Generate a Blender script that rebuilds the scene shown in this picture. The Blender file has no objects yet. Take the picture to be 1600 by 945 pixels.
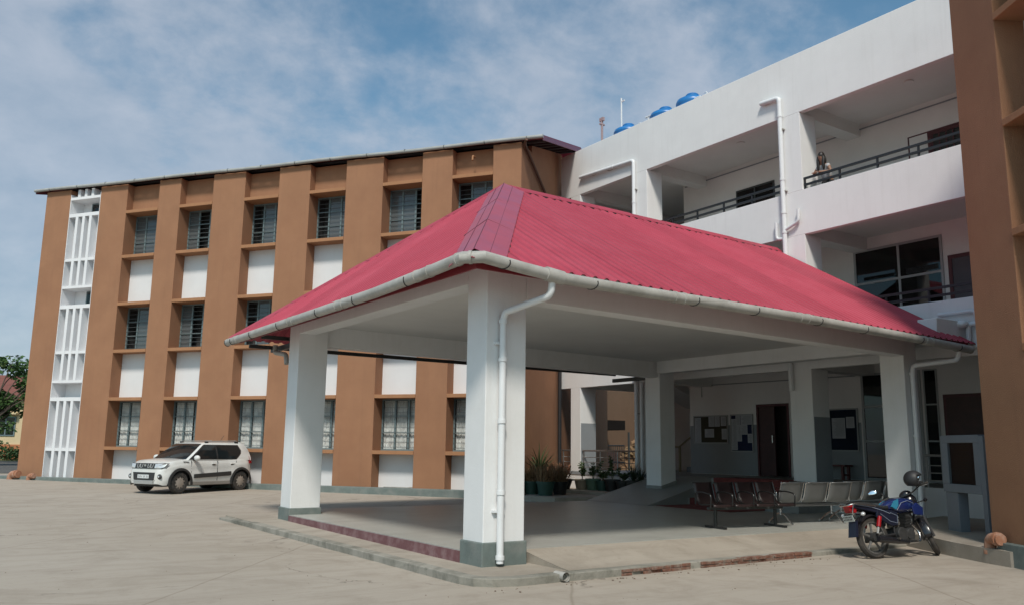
import bpy, math, random
from mathutils import Vector, Matrix
R = math.radians
random.seed(7)
scene = bpy.context.scene
COL = scene.collection

# ------------------------------------------------------------------ camera
cam_d = bpy.data.cameras.new('camera')
cam = bpy.data.objects.new('camera', cam_d); COL.objects.link(cam)
cam_d.sensor_width = 36.0
cam_d.lens = 1319.4 / 1600 * 36.0
cam_d.clip_end = 3000
CR = Vector((0.82552302, -0.56422067, 0.01291414)); CU = Vector((-0.10669804, -0.13356057, 0.98528022)); CF = Vector((0.55419064, 0.81474942, 0.17045857))
cam.matrix_world = Matrix(((CR.x, CU.x, -CF.x, 0), (CR.y, CU.y, -CF.y, 0), (CR.z, CU.z, -CF.z, 1.55), (0, 0, 0, 1)))
scene.camera = cam
HU = Vector((0.5624, 0.8269, 0))        # horizontal viewing direction
HR = Vector((0.8269, -0.5624, 0))

# ------------------------------------------------------------------ sky, sun, exposure
SUN_EL, SUN_HEAD = 50.0, 234.0         # elevation, compass heading of the sun in the XY plane (deg, from +X ccw)
world = bpy.data.worlds.new('World'); scene.world = world
world.use_nodes = True
nt = world.node_tree; N = nt.nodes; L = nt.links
for n in list(N): N.remove(n)
out = N.new('ShaderNodeOutputWorld'); bg = N.new('ShaderNodeBackground')
bg.inputs['Strength'].default_value = 0.094
sky = N.new('ShaderNodeTexSky'); sky.sky_type = 'NISHITA'; sky.sun_disc = False
sky.sun_elevation = R(SUN_EL); sky.sun_rotation = R(90 - SUN_HEAD)
sky.air_density = 1.0; sky.dust_density = 1.6; sky.ozone_density = 1.6; sky.altitude = 100
tc = N.new('ShaderNodeTexCoord')
sep = N.new('ShaderNodeSeparateXYZ'); L.new(tc.outputs['Generated'], sep.inputs[0])
def wm(op, a, b=None, c=None, clamp=False):
    m = N.new('ShaderNodeMath'); m.operation = op; m.use_clamp = clamp
    for i, v in enumerate((a, b, c)):
        if v is None: continue
        if isinstance(v, (int, float)): m.inputs[i].default_value = v
        else: L.new(v, m.inputs[i])
    return m.outputs[0]
den = wm('ADD', wm('MAXIMUM', sep.outputs['Z'], 0.0), 0.50)
cx = wm('DIVIDE', sep.outputs['X'], den); cy = wm('DIVIDE', sep.outputs['Y'], den)
comb = N.new('ShaderNodeCombineXYZ'); L.new(cx, comb.inputs[0]); L.new(cy, comb.inputs[1])
mp = N.new('ShaderNodeMapping'); mp.inputs['Location'].default_value = (1.3, 4.4, 0.0)
mp.inputs['Rotation'].default_value = (0, 0, R(20)); mp.inputs['Scale'].default_value = (2.3, 2.5, 1)
L.new(comb.outputs[0], mp.inputs[0])
def wnoise(scale, detail, rough, dist=0.0, src=None):
    t = N.new('ShaderNodeTexNoise'); t.inputs['Scale'].default_value = scale; t.inputs['Detail'].default_value = detail
    t.inputs['Roughness'].default_value = rough; t.inputs['Distortion'].default_value = dist
    L.new(src or mp.outputs[0], t.inputs['Vector']); return t.outputs['Fac']
n1 = wnoise(1.1, 10, 0.58, 0.15); n2 = wnoise(4.6, 9, 0.6, 0.2)
# thicker cloud towards the left of the view (heading about 90 deg) and near the horizon
vdot = N.new('ShaderNodeVectorMath'); vdot.operation = 'DOT_PRODUCT'; L.new(tc.outputs['Generated'], vdot.inputs[0])
vdot.inputs[1].default_value = (0.20, 0.94, 0.27)
bias = wm('MULTIPLY', wm('SUBTRACT', vdot.outputs['Value'], 0.80), 1.05)
bias = wm('MINIMUM', wm('MAXIMUM', bias, -0.08), 0.125)
lowb = wm('MULTIPLY', wm('SUBTRACT', 0.35, sep.outputs['Z']), 0.25)
dens = wm('ADD', wm('ADD', wm('MULTIPLY', n1, 0.75), wm('MULTIPLY', n2, 0.25)), wm('ADD', bias, lowb))
mr = N.new('ShaderNodeMapRange'); mr.inputs['From Min'].default_value = 0.41; mr.inputs['From Max'].default_value = 0.63
mr.interpolation_type = 'SMOOTHSTEP'
L.new(dens, mr.inputs['Value'])
cmask = wm('MULTIPLY', mr.outputs[0], 0.78)
ramp = N.new('ShaderNodeMapRange'); ramp.inputs['From Min'].default_value = 0.3; ramp.inputs['From Max'].default_value = 0.7
L.new(n2, ramp.inputs['Value'])
ccol = N.new('ShaderNodeMixRGB'); ccol.inputs['Color1'].default_value = (3.6, 4.35, 5.4, 1); ccol.inputs['Color2'].default_value = (4.9, 5.4, 6.3, 1)
L.new(ramp.outputs[0], ccol.inputs['Fac'])
skt = N.new('ShaderNodeMixRGB'); skt.blend_type = 'MULTIPLY'; skt.inputs['Fac'].default_value = 1.0
skt.inputs['Color2'].default_value = (0.97, 1.30, 1.24, 1); L.new(sky.outputs[0], skt.inputs['Color1'])
mix = N.new('ShaderNodeMixRGB'); L.new(cmask, mix.inputs['Fac']); L.new(skt.outputs[0], mix.inputs['Color1']); L.new(ccol.outputs[0], mix.inputs['Color2'])
L.new(mix.outputs[0], bg.inputs['Color']); L.new(bg.outputs[0], out.inputs['Surface'])

sun_d = bpy.data.lights.new('sun', 'SUN'); sun_d.energy = 2.95; sun_d.angle = R(9.0); sun_d.color = (1.0, 0.93, 0.84)
sun = bpy.data.objects.new('sun', sun_d); COL.objects.link(sun)
sd = Vector((math.cos(R(SUN_EL)) * math.cos(R(SUN_HEAD)), math.cos(R(SUN_EL)) * math.sin(R(SUN_HEAD)), math.sin(R(SUN_EL))))
sun.rotation_euler = sd.to_track_quat('Z', 'Y').to_euler()
sun.location = (0, 0, 40)
vs = scene.view_settings
vs.view_transform = 'Standard'; vs.look = 'None'; vs.exposure = 0.12; vs.gamma = 1.0; vs.use_curve_mapping = False

# ------------------------------------------------------------------ materials
MATS = {}
def pm(name, rgb, rough=0.7, var=0.12, scale=3.0, bump=0.0, bscale=40.0, metal=0.0, spec=0.5, tint=None, tscale=0.6, tamt=0.0, coat=0.0, streak=0.0, streak_col=(0.1, 0.09, 0.07)):
    if name in MATS: return MATS[name]
    m = bpy.data.materials.new(name); m.use_nodes = True
    nt = m.node_tree; N = nt.nodes; L = nt.links
    b = N['Principled BSDF']; b.inputs['Roughness'].default_value = rough; b.inputs['Metallic'].default_value = metal
    b.inputs['Specular IOR Level'].default_value = spec; b.inputs['Coat Weight'].default_value = coat
    tc = N.new('ShaderNodeTexCoord')
    no = N.new('ShaderNodeTexNoise'); no.inputs['Scale'].default_value = scale; no.inputs['Detail'].default_value = 8; no.inputs['Roughness'].default_value = 0.62
    L.new(tc.outputs['Object'], no.inputs['Vector'])
    mr = N.new('ShaderNodeMapRange'); mr.inputs['From Min'].default_value = 0.3; mr.inputs['From Max'].default_value = 0.7
    mr.inputs['To Min'].default_value = 1 - var; mr.inputs['To Max'].default_value = 1 + var
    L.new(no.outputs['Fac'], mr.inputs['Value'])
    mul = N.new('ShaderNodeVectorMath'); mul.operation = 'SCALE'; mul.inputs[0].default_value = rgb
    L.new(mr.outputs[0], mul.inputs['Scale'])
    col = mul.outputs[0]
    if tint:
        n2 = N.new('ShaderNodeTexNoise'); n2.inputs['Scale'].default_value = tscale; n2.inputs['Detail'].default_value = 6; n2.inputs['Roughness'].default_value = 0.65
        L.new(tc.outputs['Object'], n2.inputs['Vector'])
        m2 = N.new('ShaderNodeMapRange'); m2.inputs['From Min'].default_value = 0.45; m2.inputs['From Max'].default_value = 0.72; m2.inputs['To Max'].default_value = tamt
        L.new(n2.outputs['Fac'], m2.inputs['Value'])
        mx = N.new('ShaderNodeMixRGB'); L.new(m2.outputs[0], mx.inputs['Fac']); L.new(col, mx.inputs['Color1']); mx.inputs['Color2'].default_value = (*tint, 1)
        col = mx.outputs[0]
    if streak > 0:                                            # vertical rain and dirt streaks
        mpn = N.new('ShaderNodeMapping'); mpn.inputs['Scale'].default_value = (3.5, 3.5, 0.22); L.new(tc.outputs['Object'], mpn.inputs[0])
        n3 = N.new('ShaderNodeTexNoise'); n3.inputs['Scale'].default_value = 1.6; n3.inputs['Detail'].default_value = 7; n3.inputs['Roughness'].default_value = 0.7
        L.new(mpn.outputs[0], n3.inputs['Vector'])
        m3 = N.new('ShaderNodeMapRange'); m3.inputs['From Min'].default_value = 0.52; m3.inputs['From Max'].default_value = 0.8; m3.inputs['To Max'].default_value = streak
        L.new(n3.outputs['Fac'], m3.inputs['Value'])
        mx = N.new('ShaderNodeMixRGB'); L.new(m3.outputs[0], mx.inputs['Fac']); L.new(col, mx.inputs['Color1']); mx.inputs['Color2'].default_value = (*streak_col, 1)
        col = mx.outputs[0]
    L.new(col, b.inputs['Base Color'])
    if bump > 0:
        n4 = N.new('ShaderNodeTexNoise'); n4.inputs['Scale'].default_value = bscale; n4.inputs['Detail'].default_value = 5
        L.new(tc.outputs['Object'], n4.inputs['Vector'])
        bp = N.new('ShaderNodeBump'); bp.inputs['Strength'].default_value = bump; bp.inputs['Distance'].default_value = 0.02
        L.new(n4.outputs['Fac'], bp.inputs['Height']); L.new(bp.outputs[0], b.inputs['Normal'])
    MATS[name] = m; return m
def glass(name, tint=(0.02, 0.025, 0.03), trans=0.5, rough=0.03):
    m = bpy.data.materials.new(name); m.use_nodes = True
    nt = m.node_tree; N = nt.nodes; L = nt.links
    b = N['Principled BSDF']; b.inputs['Base Color'].default_value = (*tint, 1); b.inputs['Roughness'].default_value = rough
    b.inputs['Specular IOR Level'].default_value = 0.6
    t = N.new('ShaderNodeBsdfTransparent'); t.inputs['Color'].default_value = (0.93, 0.95, 0.95, 1)
    mx = N.new('ShaderNodeMixShader'); mx.inputs[0].default_value = trans
    L.new(b.outputs[0], mx.inputs[1]); L.new(t.outputs[0], mx.inputs[2]); L.new(mx.outputs[0], N['Material Output'].inputs['Surface'])
    return m
brown = pm('brown_plaster', (0.305, 0.150, 0.080), 0.88, 0.08, 1.2, 0.4, 60, tint=(0.25, 0.115, 0.06), tamt=0.6, tscale=0.45, streak=0.28, streak_col=(0.17, 0.092, 0.056))
brown_ledge = pm('brown_ledge_plaster', (0.34, 0.165, 0.08), 0.85, 0.08, 2.0, 0.3, 60, streak=0.25, streak_col=(0.14, 0.08, 0.05))
white = pm('white_wall_paint', (0.76, 0.755, 0.75), 0.8, 0.035, 1.0, 0.15, 50, tint=(0.66, 0.65, 0.645), tamt=0.45, tscale=0.4, streak=0.20, streak_col=(0.46, 0.44, 0.42))
infill_white = pm('white_infill_paint', (0.66, 0.66, 0.67), 0.8, 0.03, 1.5, 0.1, 50, streak=0.12, streak_col=(0.5, 0.47, 0.44))
inner_white = pm('inner_wall_paint', (0.74, 0.72, 0.71), 0.75, 0.05, 1.0, 0.1, 50)  # paint of the verandah's inner walls
porch_white = pm('porch_white_paint', (0.74, 0.74, 0.74), 0.7, 0.035, 1.3, 0.12, 40, tint=(0.62, 0.61, 0.585), tamt=0.45, tscale=0.8, streak=0.20, streak_col=(0.46, 0.44, 0.40))
ceil_paint = pm('ceiling_paint', (0.70, 0.69, 0.67), 0.8, 0.05, 0.8)
plinth_green = pm('plinth_grey_green_paint', (0.135, 0.165, 0.155), 0.6, 0.15, 4, 0.25, 30, tint=(0.26, 0.26, 0.24), tamt=0.6, tscale=3.0)
dado = pm('grey_dado_paint', (0.25, 0.27, 0.29), 0.6, 0.06, 2)
purple = pm('maroon_riser_paint', (0.17, 0.072, 0.077), 0.6, 0.15, 5, 0.25, 30, tint=(0.32, 0.24, 0.24), tamt=0.65, tscale=5)
pvc = pm('white_pvc', (0.70, 0.71, 0.72), 0.35, 0.03, 3, streak=0.12, streak_col=(0.35, 0.33, 0.3))
gutter_grey = pm('dull_grey_gutter', (0.32, 0.325, 0.315), 0.5, 0.15, 3, tint=(0.42, 0.42, 0.41), tamt=0.8, tscale=0.9)
pvc_old = pm('weathered_grey_pvc', (0.40, 0.385, 0.355), 0.5, 0.10, 4, tint=(0.22, 0.21, 0.18), tamt=0.6, tscale=2.5)
black_metal = pm('black_metal', (0.02, 0.02, 0.022), 0.45, 0.1, 5)
dark_metal = pm('dark_painted_metal', (0.045, 0.05, 0.05), 0.5, 0.1, 5)
chrome = pm('chrome', (0.62, 0.62, 0.62), 0.22, 0.05, 8, metal=1.0)
steel = pm('brushed_steel', (0.42, 0.42, 0.42), 0.38, 0.08, 8, metal=0.9)
frame_teal = pm('grey_teal_window_paint', (0.13, 0.175, 0.185), 0.5, 0.08, 5)
grille_grey = pm('grille_grey_paint', (0.12, 0.135, 0.14), 0.5, 0.05, 5)
room_dark = pm('dim_room', (0.045, 0.043, 0.042), 0.9, 0.2, 1)  # dark colour stands in for the dimness of unlit rooms
maroon_wood = pm('dark_maroon_wood', (0.05, 0.014, 0.014), 0.45, 0.2, 6)
red_wood = pm('red_painted_wood', (0.11, 0.018, 0.018), 0.45, 0.15, 6)
carpet_red = pm('red_carpet', (0.15, 0.035, 0.032), 0.95, 0.2, 12, 0.4, 200)
terracotta = pm('terracotta_pipe', (0.36, 0.16, 0.09), 0.7, 0.15, 8, tint=(0.5, 0.42, 0.36), tamt=0.5, tscale=8)
rubber = pm('tyre_rubber', (0.03, 0.028, 0.026), 0.85, 0.2, 12, tint=(0.10, 0.08, 0.065), tamt=0.7, tscale=6)
pane_dark = glass('window_pane_dark', (0.10, 0.112, 0.118), 0.12, 0.05)  # grey in the base colour stands in for reflection on the panes
pane_clear = glass('window_pane_clear', (0.09, 0.10, 0.10), 0.94, 0.05)
pane_black = glass('office_glass', (0.006, 0.007, 0.007), 0.12, 0.03)
purple_sheet = pm('purple_roof_sheet', (0.20, 0.07, 0.10), 0.4, 0.08, 3)
paper_white = pm('paper', (0.42, 0.43, 0.46), 0.9, 0.06, 9)

def sheet_mat(name, rgb, rgb2, axis=0):
    """painted steel sheet with joints between sheets, weathering and small differences from sheet to sheet"""
    m = pm(name, rgb, 0.55, 0.07, 1.4, 0.0, tint=rgb2, tamt=0.35, tscale=0.7, streak=0.22, streak_col=(rgb[0] * 0.72, rgb[1] * 0.85, rgb[2] * 0.9), spec=0.28)
    N = m.node_tree.nodes; L = m.node_tree.links; b = N['Principled BSDF']; src = b.inputs['Base Color'].links[0].from_socket
    tc = N.new('ShaderNodeTexCoord'); sp = N.new('ShaderNodeSeparateXYZ'); L.new(tc.outputs['Object'], sp.inputs[0])
    def M(op, a, v):
        q = N.new('ShaderNodeMath'); q.operation = op; L.new(a, q.inputs[0]); q.inputs[1].default_value = v; return q.outputs[0]
    s = M('DIVIDE', sp.outputs[axis], 1.0); fl = M('FLOOR', s, 0); fr = M('FRACT', s, 0)
    wn = N.new('ShaderNodeTexWhiteNoise'); wn.noise_dimensions = '1D'; L.new(fl, wn.inputs['W'])
    mr = N.new('ShaderNodeMapRange'); mr.inputs['To Min'].default_value = 0.90; mr.inputs['To Max'].default_value = 1.10; L.new(wn.outputs['Value'], mr.inputs['Value'])
    ms = N.new('ShaderNodeMapRange'); ms.inputs['From Min'].default_value = 0.012; ms.inputs['From Max'].default_value = 0.03; ms.inputs['To Min'].default_value = 0.62; L.new(fr, ms.inputs['Value'])
    mm = N.new('ShaderNodeMath'); mm.operation = 'MULTIPLY'; L.new(mr.outputs[0], mm.inputs[0]); L.new(ms.outputs[0], mm.inputs[1])
    sc = N.new('ShaderNodeVectorMath'); sc.operation = 'SCALE'; L.new(src, sc.inputs[0]); L.new(mm.outputs[0], sc.inputs['Scale']); L.new(sc.outputs[0], b.inputs['Base Color'])
    return m
roof_red = sheet_mat('crimson_roof_sheet', (0.375, 0.050, 0.078), (0.42, 0.09, 0.125))
roof_red_side = sheet_mat('crimson_roof_sheet_side', (0.375, 0.050, 0.078), (0.42, 0.09, 0.125), 1)
cap_sheet = pm('hip_cap_sheet', (0.36, 0.075, 0.11), 0.42, 0.10, 2.0, tint=(0.28, 0.10, 0.17), tamt=0.75, tscale=1.1, spec=0.3)

def concrete_mat(name, rgb, dark, light, joint=0.0, rough=0.9, cracks=True, amt=1.0):
    m = bpy.data.materials.new(name); m.use_nodes = True
    nt = m.node_tree; N = nt.nodes; L = nt.links; b = N['Principled BSDF']; b.inputs['Roughness'].default_value = rough
    b.inputs['Specular IOR Level'].default_value = 0.3
    tc = N.new('ShaderNodeTexCoord'); P = tc.outputs['Object']
    def noise(s, d=8, r=0.6, dist=0.0, src=P):
        t = N.new('ShaderNodeTexNoise'); t.inputs['Scale'].default_value = s; t.inputs['Detail'].default_value = d; t.inputs['Roughness'].default_value = r; t.inputs['Distortion'].default_value = dist
        L.new(src, t.inputs['Vector']); return t.outputs['Fac']
    def mrange(v, a, b_, c, d):
        t = N.new('ShaderNodeMapRange'); L.new(v, t.inputs['Value'])
        for k, x in zip(('From Min', 'From Max', 'To Min', 'To Max'), (a, b_, c, d)): t.inputs[k].default_value = x
        return t.outputs[0]
    def mixc(f, c1, c2):
        t = N.new('ShaderNodeMixRGB')
        if isinstance(f, float): t.inputs[0].default_value = f
        else: L.new(f, t.inputs[0])
        for i, c in ((1, c1), (2, c2)):
            if isinstance(c, tuple): t.inputs[i].default_value = (*c, 1)
            else: L.new(c, t.inputs[i])
        return t.outputs[0]
    c = mixc(mrange(noise(0.22, 6, 0.6), 0.38, 0.62, 0, 1), rgb, light)
    c = mixc(mrange(noise(1.1, 9, 0.7, 0.6), 0.48, 0.72, 0, 0.55 * amt), c, dark)
    # trowel and tyre marks: noise stretched along the lane
    mpn = N.new('ShaderNodeMapping'); mpn.inputs['Rotation'].default_value = (0, 0, R(-35)); mpn.inputs['Scale'].default_value = (0.35, 2.6, 1); L.new(P, mpn.inputs[0])
    c = mixc(mrange(noise(1.0, 8, 0.65, 0.3, mpn.outputs[0]), 0.5, 0.75, 0, 0.45 * amt), c, dark)
    c = mixc(mrange(noise(7.0, 6, 0.75), 0.56, 0.76, 0, 0.5 * amt), c, dark)
    c = mixc(mrange(noise(60.0, 3, 0.8), 0.35, 0.7, 0.0, 0.22), c, light)
    if cracks:
        v = N.new('ShaderNodeTexVoronoi'); v.feature = 'DISTANCE_TO_EDGE'; v.inputs['Scale'].default_value = 0.16
        nd = N.new('ShaderNodeTexNoise'); nd.inputs['Scale'].default_value = 1.3; nd.inputs['Detail'].default_value = 6
        L.new(P, nd.inputs['Vector'])
        va = N.new('ShaderNodeVectorMath'); va.operation = 'MULTIPLY_ADD'; L.new(nd.outputs['Color'], va.inputs[0]); va.inputs[1].default_value = (1.5, 1.5, 0); L.new(P, va.inputs[2])
        L.new(va.outputs[0], v.inputs['Vector'])
        ck = mrange(v.outputs['Distance'], 0.0, 0.004, 0.7, 0.0)
        gate = mrange(noise(0.5, 3, 0.5), 0.50, 0.60, 0, 1)
        t = N.new('ShaderNodeMath'); t.operation = 'MULTIPLY'; L.new(ck, t.inputs[0]); L.new(gate, t.inputs[1])
        c = mixc(t.outputs[0], c, (0.09, 0.075, 0.06))
    if joint > 0:                                            # cast joints between concrete bays
        mp2 = N.new('ShaderNodeMapping'); mp2.inputs['Rotation'].default_value = (0, 0, R(-52)); mp2.inputs['Scale'].default_value = (1.0 / joint, 1.0 / joint, 1); L.new(P, mp2.inputs[0])
        wob = N.new('ShaderNodeTexNoise'); wob.inputs['Scale'].default_value = 0.8; L.new(P, wob.inputs['Vector'])
        va = N.new('ShaderNodeVectorMath'); va.operation = 'MULTIPLY_ADD'; L.new(wob.outputs['Color'], va.inputs[0]); va.inputs[1].default_value = (0.03, 0.03, 0); L.new(mp2.outputs[0], va.inputs[2])
        sp = N.new('ShaderNodeSeparateXYZ'); L.new(va.outputs[0], sp.inputs[0])
        outs = []
        for k in (0, 1):
            f = N.new('ShaderNodeMath'); f.operation = 'PINGPONG'; L.new(sp.outputs[k], f.inputs[0]); f.inputs[1].default_value = 0.5
            outs.append(f.outputs[0])
        mn = N.new('ShaderNodeMath'); mn.operation = 'MINIMUM'; L.new(outs[0], mn.inputs[0]); L.new(outs[1], mn.inputs[1])
        c = mixc(mrange(mn.outputs[0], 0.0, 0.006, 0.6, 0.0), c, dark)
    L.new(c, b.inputs['Base Color'])
    bp = N.new('ShaderNodeBump'); bp.inputs['Strength'].default_value = 0.4; bp.inputs['Distance'].default_value = 0.02
    L.new(noise(22.0, 8, 0.75), bp.inputs['Height']); L.new(bp.outputs[0], b.inputs['Normal'])
    MATS[name] = m; return m
yard_con = concrete_mat('yard_concrete', (0.365, 0.317, 0.263), (0.215, 0.175, 0.135), (0.395, 0.348, 0.295), joint=4.2, amt=1.0)
apron_con = concrete_mat('apron_concrete', (0.29, 0.25, 0.205), (0.19, 0.16, 0.125), (0.40, 0.355, 0.30), joint=0, cracks=False)
kerb_con = concrete_mat('kerb_concrete', (0.25, 0.235, 0.20), (0.09, 0.09, 0.07), (0.34, 0.32, 0.28), cracks=False, amt=1.8)
floor_con = concrete_mat('porch_floor_screed', (0.345, 0.345, 0.315), (0.23, 0.225, 0.20), (0.39, 0.39, 0.36), rough=0.38, cracks=False, amt=0.7)
verandah_con = concrete_mat('verandah_floor_screed', (0.21, 0.215, 0.205), (0.14, 0.14, 0.13), (0.25, 0.255, 0.245), rough=0.4, cracks=False, amt=0.6)

# ------------------------------------------------------------------ mesh helpers
class MB:
    """collects faces in world (or local) coordinates; build() links them as ONE mesh object"""
    def __init__(s, frame=None): s.v = []; s.f = []; s.m = frame
    def add(s, vs, fs):
        k = len(s.v)
        for p in vs:
            p = Vector(p); s.v.append(s.m @ p if s.m else p)
        s.f += [tuple(i + k for i in f) for f in fs]; return s
    def box(s, x0, x1, y0, y1, z0, z1):
        if x0 > x1: x0, x1 = x1, x0
        if y0 > y1: y0, y1 = y1, y0
        if z0 > z1: z0, z1 = z1, z0
        return s.add([(x0, y0, z0), (x1, y0, z0), (x1, y1, z0), (x0, y1, z0), (x0, y0, z1), (x1, y0, z1), (x1, y1, z1), (x0, y1, z1)],
                     [(0, 3, 2, 1), (4, 5, 6, 7), (0, 1, 5, 4), (1, 2, 6, 5), (2, 3, 7, 6), (3, 0, 4, 7)])
    def hexa(s, b, t):                                          # bottom quad, top quad (ccw from above)
        return s.add(list(b) + list(t), [(0, 3, 2, 1), (4, 5, 6, 7), (0, 1, 5, 4), (1, 2, 6, 5), (2, 3, 7, 6), (3, 0, 4, 7)])
    def prism(s, pts, z0, z1):                                  # ccw polygon; z may be a function of (x, y)
        n = len(pts); f0 = z0 if callable(z0) else (lambda x, y: z0); f1 = z1 if callable(z1) else (lambda x, y: z1)
        vs = [(x, y, f0(x, y)) for x, y in pts] + [(x, y, f1(x, y)) for x, y in pts]
        return s.add(vs, [tuple(range(n - 1, -1, -1)), tuple(range(n, 2 * n))] + [(i, (i + 1) % n, (i + 1) % n + n, i + n) for i in range(n)])
    def lift(s, dz):
        d = Vector((0, 0, dz)); s.v = [v + d for v in s.v]; return s
    def ext(s, poly, axis, a0, a1):                             # extrude a 2-D polygon along axis 'x','y','z'
        n = len(poly)
        def pt(p, a): return {'x': (a, p[0], p[1]), 'y': (p[0], a, p[1]), 'z': (p[0], p[1], a)}[axis]
        return s.add([pt(p, a0) for p in poly] + [pt(p, a1) for p in poly], [tuple(range(n - 1, -1, -1)), tuple(range(n, 2 * n))] + [(i, (i + 1) % n, (i + 1) % n + n, i + n) for i in range(n)])
    def cyl(s, p0, p1, r, r1=None, n=12, caps=True):
        p0 = Vector(p0); p1 = Vector(p1); r1 = r if r1 is None else r1
        d = (p1 - p0).normalized(); a = d.orthogonal().normalized(); b = d.cross(a)
        vs = []
        for p, q in ((p0, r), (p1, r1)):
            for i in range(n):
                t = 2 * math.pi * i / n; vs.append(p + (a * math.cos(t) + b * math.sin(t)) * q)
        fs = [(i, (i + 1) % n, (i + 1) % n + n, i + n) for i in range(n)]
        if caps: fs += [tuple(range(n - 1, -1, -1)), tuple(range(n, 2 * n))]
        return s.add(vs, fs)
    def tube(s, path, r, n=10, closed=False, radii=None, caps=True):
        path = [Vector(p) for p in path]; m = len(path); vs = []; fs = []
        up = None
        for i, p in enumerate(path):
            if closed: d = (path[(i + 1) % m] - path[i - 1]).normalized()
            else:
                d = (path[min(i + 1, m - 1)] - path[max(i - 1, 0)]).normalized()
            if up is None: a = d.orthogonal().normalized()
            else:
                a = (up - d * up.dot(d)); a = a.normalized() if a.length > 1e-6 else d.orthogonal().normalized()
            up = a; b = d.cross(a); rr = radii[i] if radii else r
            for k in range(n):
                t = 2 * math.pi * k / n; vs.append(p + (a * math.cos(t) + b * math.sin(t)) * rr)
        for i in range(m if closed else m - 1):
            j = (i + 1) % m
            for k in range(n): fs.append((i * n + k, i * n + (k + 1) % n, j * n + (k + 1) % n, j * n + k))
        if not closed and caps: fs += [tuple(range(n - 1, -1, -1)), tuple(range((m - 1) * n, m * n))]
        return s.add(vs, fs)
    def lathe(s, prof, c=(0, 0, 0), ax=(0, 0, 1), n=20, caps=True):    # prof: (radius, distance along axis)
        c = Vector(c); d = Vector(ax).normalized(); a = d.orthogonal().normalized(); b = d.cross(a); vs = []; fs = []
        for r, h in prof:
            for k in range(n):
                t = 2 * math.pi * k / n; vs.append(c + d * h + (a * math.cos(t) + b * math.sin(t)) * r)
        for i in range(len(prof) - 1):
            for k in range(n): fs.append((i * n + k, i * n + (k + 1) % n, (i + 1) * n + (k + 1) % n, (i + 1) * n + k))
        if caps: fs += [tuple(range(n - 1, -1, -1)), tuple(range((len(prof) - 1) * n, len(prof) * n))]
        return s.add(vs, fs)
    def ell(s, c, r, n=14, m=9, rot=None):
        c = Vector(c); vs = []; fs = []
        for i in range(1, m):
            t = math.pi * i / m
            for k in range(n):
                q = 2 * math.pi * k / n
                p = Vector((r[0] * math.sin(t) * math.cos(q), r[1] * math.sin(t) * math.sin(q), r[2] * math.cos(t)))
                if rot: p = rot @ p
                vs.append(c + p)
        top = Vector((0, 0, r[2])); bot = Vector((0, 0, -r[2]))
        if rot: top = rot @ top; bot = rot @ bot
        vs += [c + top, c + bot]; T = len(vs) - 2; B = T + 1
        for i in range(m - 2):
            for k in range(n): fs.append((i * n + k, (i + 1) * n + k, (i + 1) * n + (k + 1) % n, i * n + (k + 1) % n))
        for k in range(n): fs.append((T, k, (k + 1) % n)); fs.append((B, (m - 2) * n + (k + 1) % n, (m - 2) * n + k))
        return s.add(vs, fs)
    def build(s, name, mat, parent=None, smooth=False, bevel=0.0, label=None, local=False, fix=True):
        me = bpy.data.meshes.new(name)
        vs = s.v
        if parent is not None and not local:
            inv = WM[parent.name].inverted(); vs = [inv @ v for v in vs]
        me.from_pydata([tuple(v) for v in vs], [], s.f); me.update()
        if fix:
            import bmesh
            bm = bmesh.new(); bm.from_mesh(me); bmesh.ops.recalc_face_normals(bm, faces=bm.faces); bm.to_mesh(me); bm.free()
        me.materials.append(mat)
        o = bpy.data.objects.new(name, me); COL.objects.link(o)
        if parent is not None: o.parent = parent
        WM[o.name] = WM[parent.name].copy() if parent is not None else Matrix.Identity(4)
        if smooth:
            for p in me.polygons: p.use_smooth = True
            try: me.set_sharp_from_angle(angle=R(38))
            except Exception: pass
        if bevel > 0:
            b = o.modifiers.new('bevel', 'BEVEL'); b.width = bevel; b.segments = 2; b.limit_method = 'ANGLE'; b.angle_limit = R(40)
        if label: o['label'] = label
        return o
WM = {}                                                        # world matrix of every object built so far
def thing(name, label, cat, loc=(0, 0, 0), rz=0.0, group=None):
    o = bpy.data.objects.new(name, None); COL.objects.link(o); o.empty_display_size = 0.2
    o.location = loc; o.rotation_euler = (0, 0, rz)
    WM[o.name] = Matrix.Translation(Vector(loc)) @ Matrix.Rotation(rz, 4, 'Z')
    o['label'] = label; o['category'] = cat
    if group: o['group'] = group
    return o
def tag(o, label, cat, group=None):
    o['label'] = label; o['category'] = cat
    if group: o['group'] = group
    return o
def struct(name, mb, mat, **k):
    o = mb.build(name, mat, **k); o['kind'] = 'structure'; return o
def dup(root, loc, rz, label, group=None):
    r = root.copy(); COL.objects.link(r); r.location = loc; r.rotation_euler = (0, 0, rz); r['label'] = label
    if group: r['group'] = group
    for ch in list(root.children):
        c = ch.copy(); COL.objects.link(c); c.parent = r
        for g in list(ch.children):
            d = g.copy(); COL.objects.link(d); d.parent = c
    return r
def bend(path, r=0.12, n=5):
    """round the corners of a pipe path"""
    P = [Vector(p) for p in path]; o = [P[0]]
    for i in range(1, len(P) - 1):
        a = (P[i - 1] - P[i]); b = (P[i + 1] - P[i]); q = min(r, a.length * 0.45, b.length * 0.45)
        p0 = P[i] + a.normalized() * q; p1 = P[i] + b.normalized() * q
        for k in range(n + 1):
            t = k / n; o.append(p0 * (1 - t) ** 2 + P[i] * 2 * t * (1 - t) + p1 * t ** 2)
    o.append(P[-1]); return o
def gz(x, y):
    """height of the yard: it climbs gently towards the far building"""
    u = x * HU.x + y * HU.y; s = min(max(u - 14.0, 0.0), 18.0); return 0.018 * s * (s / (s + 0.8) if s > 0 else 0)

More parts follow.
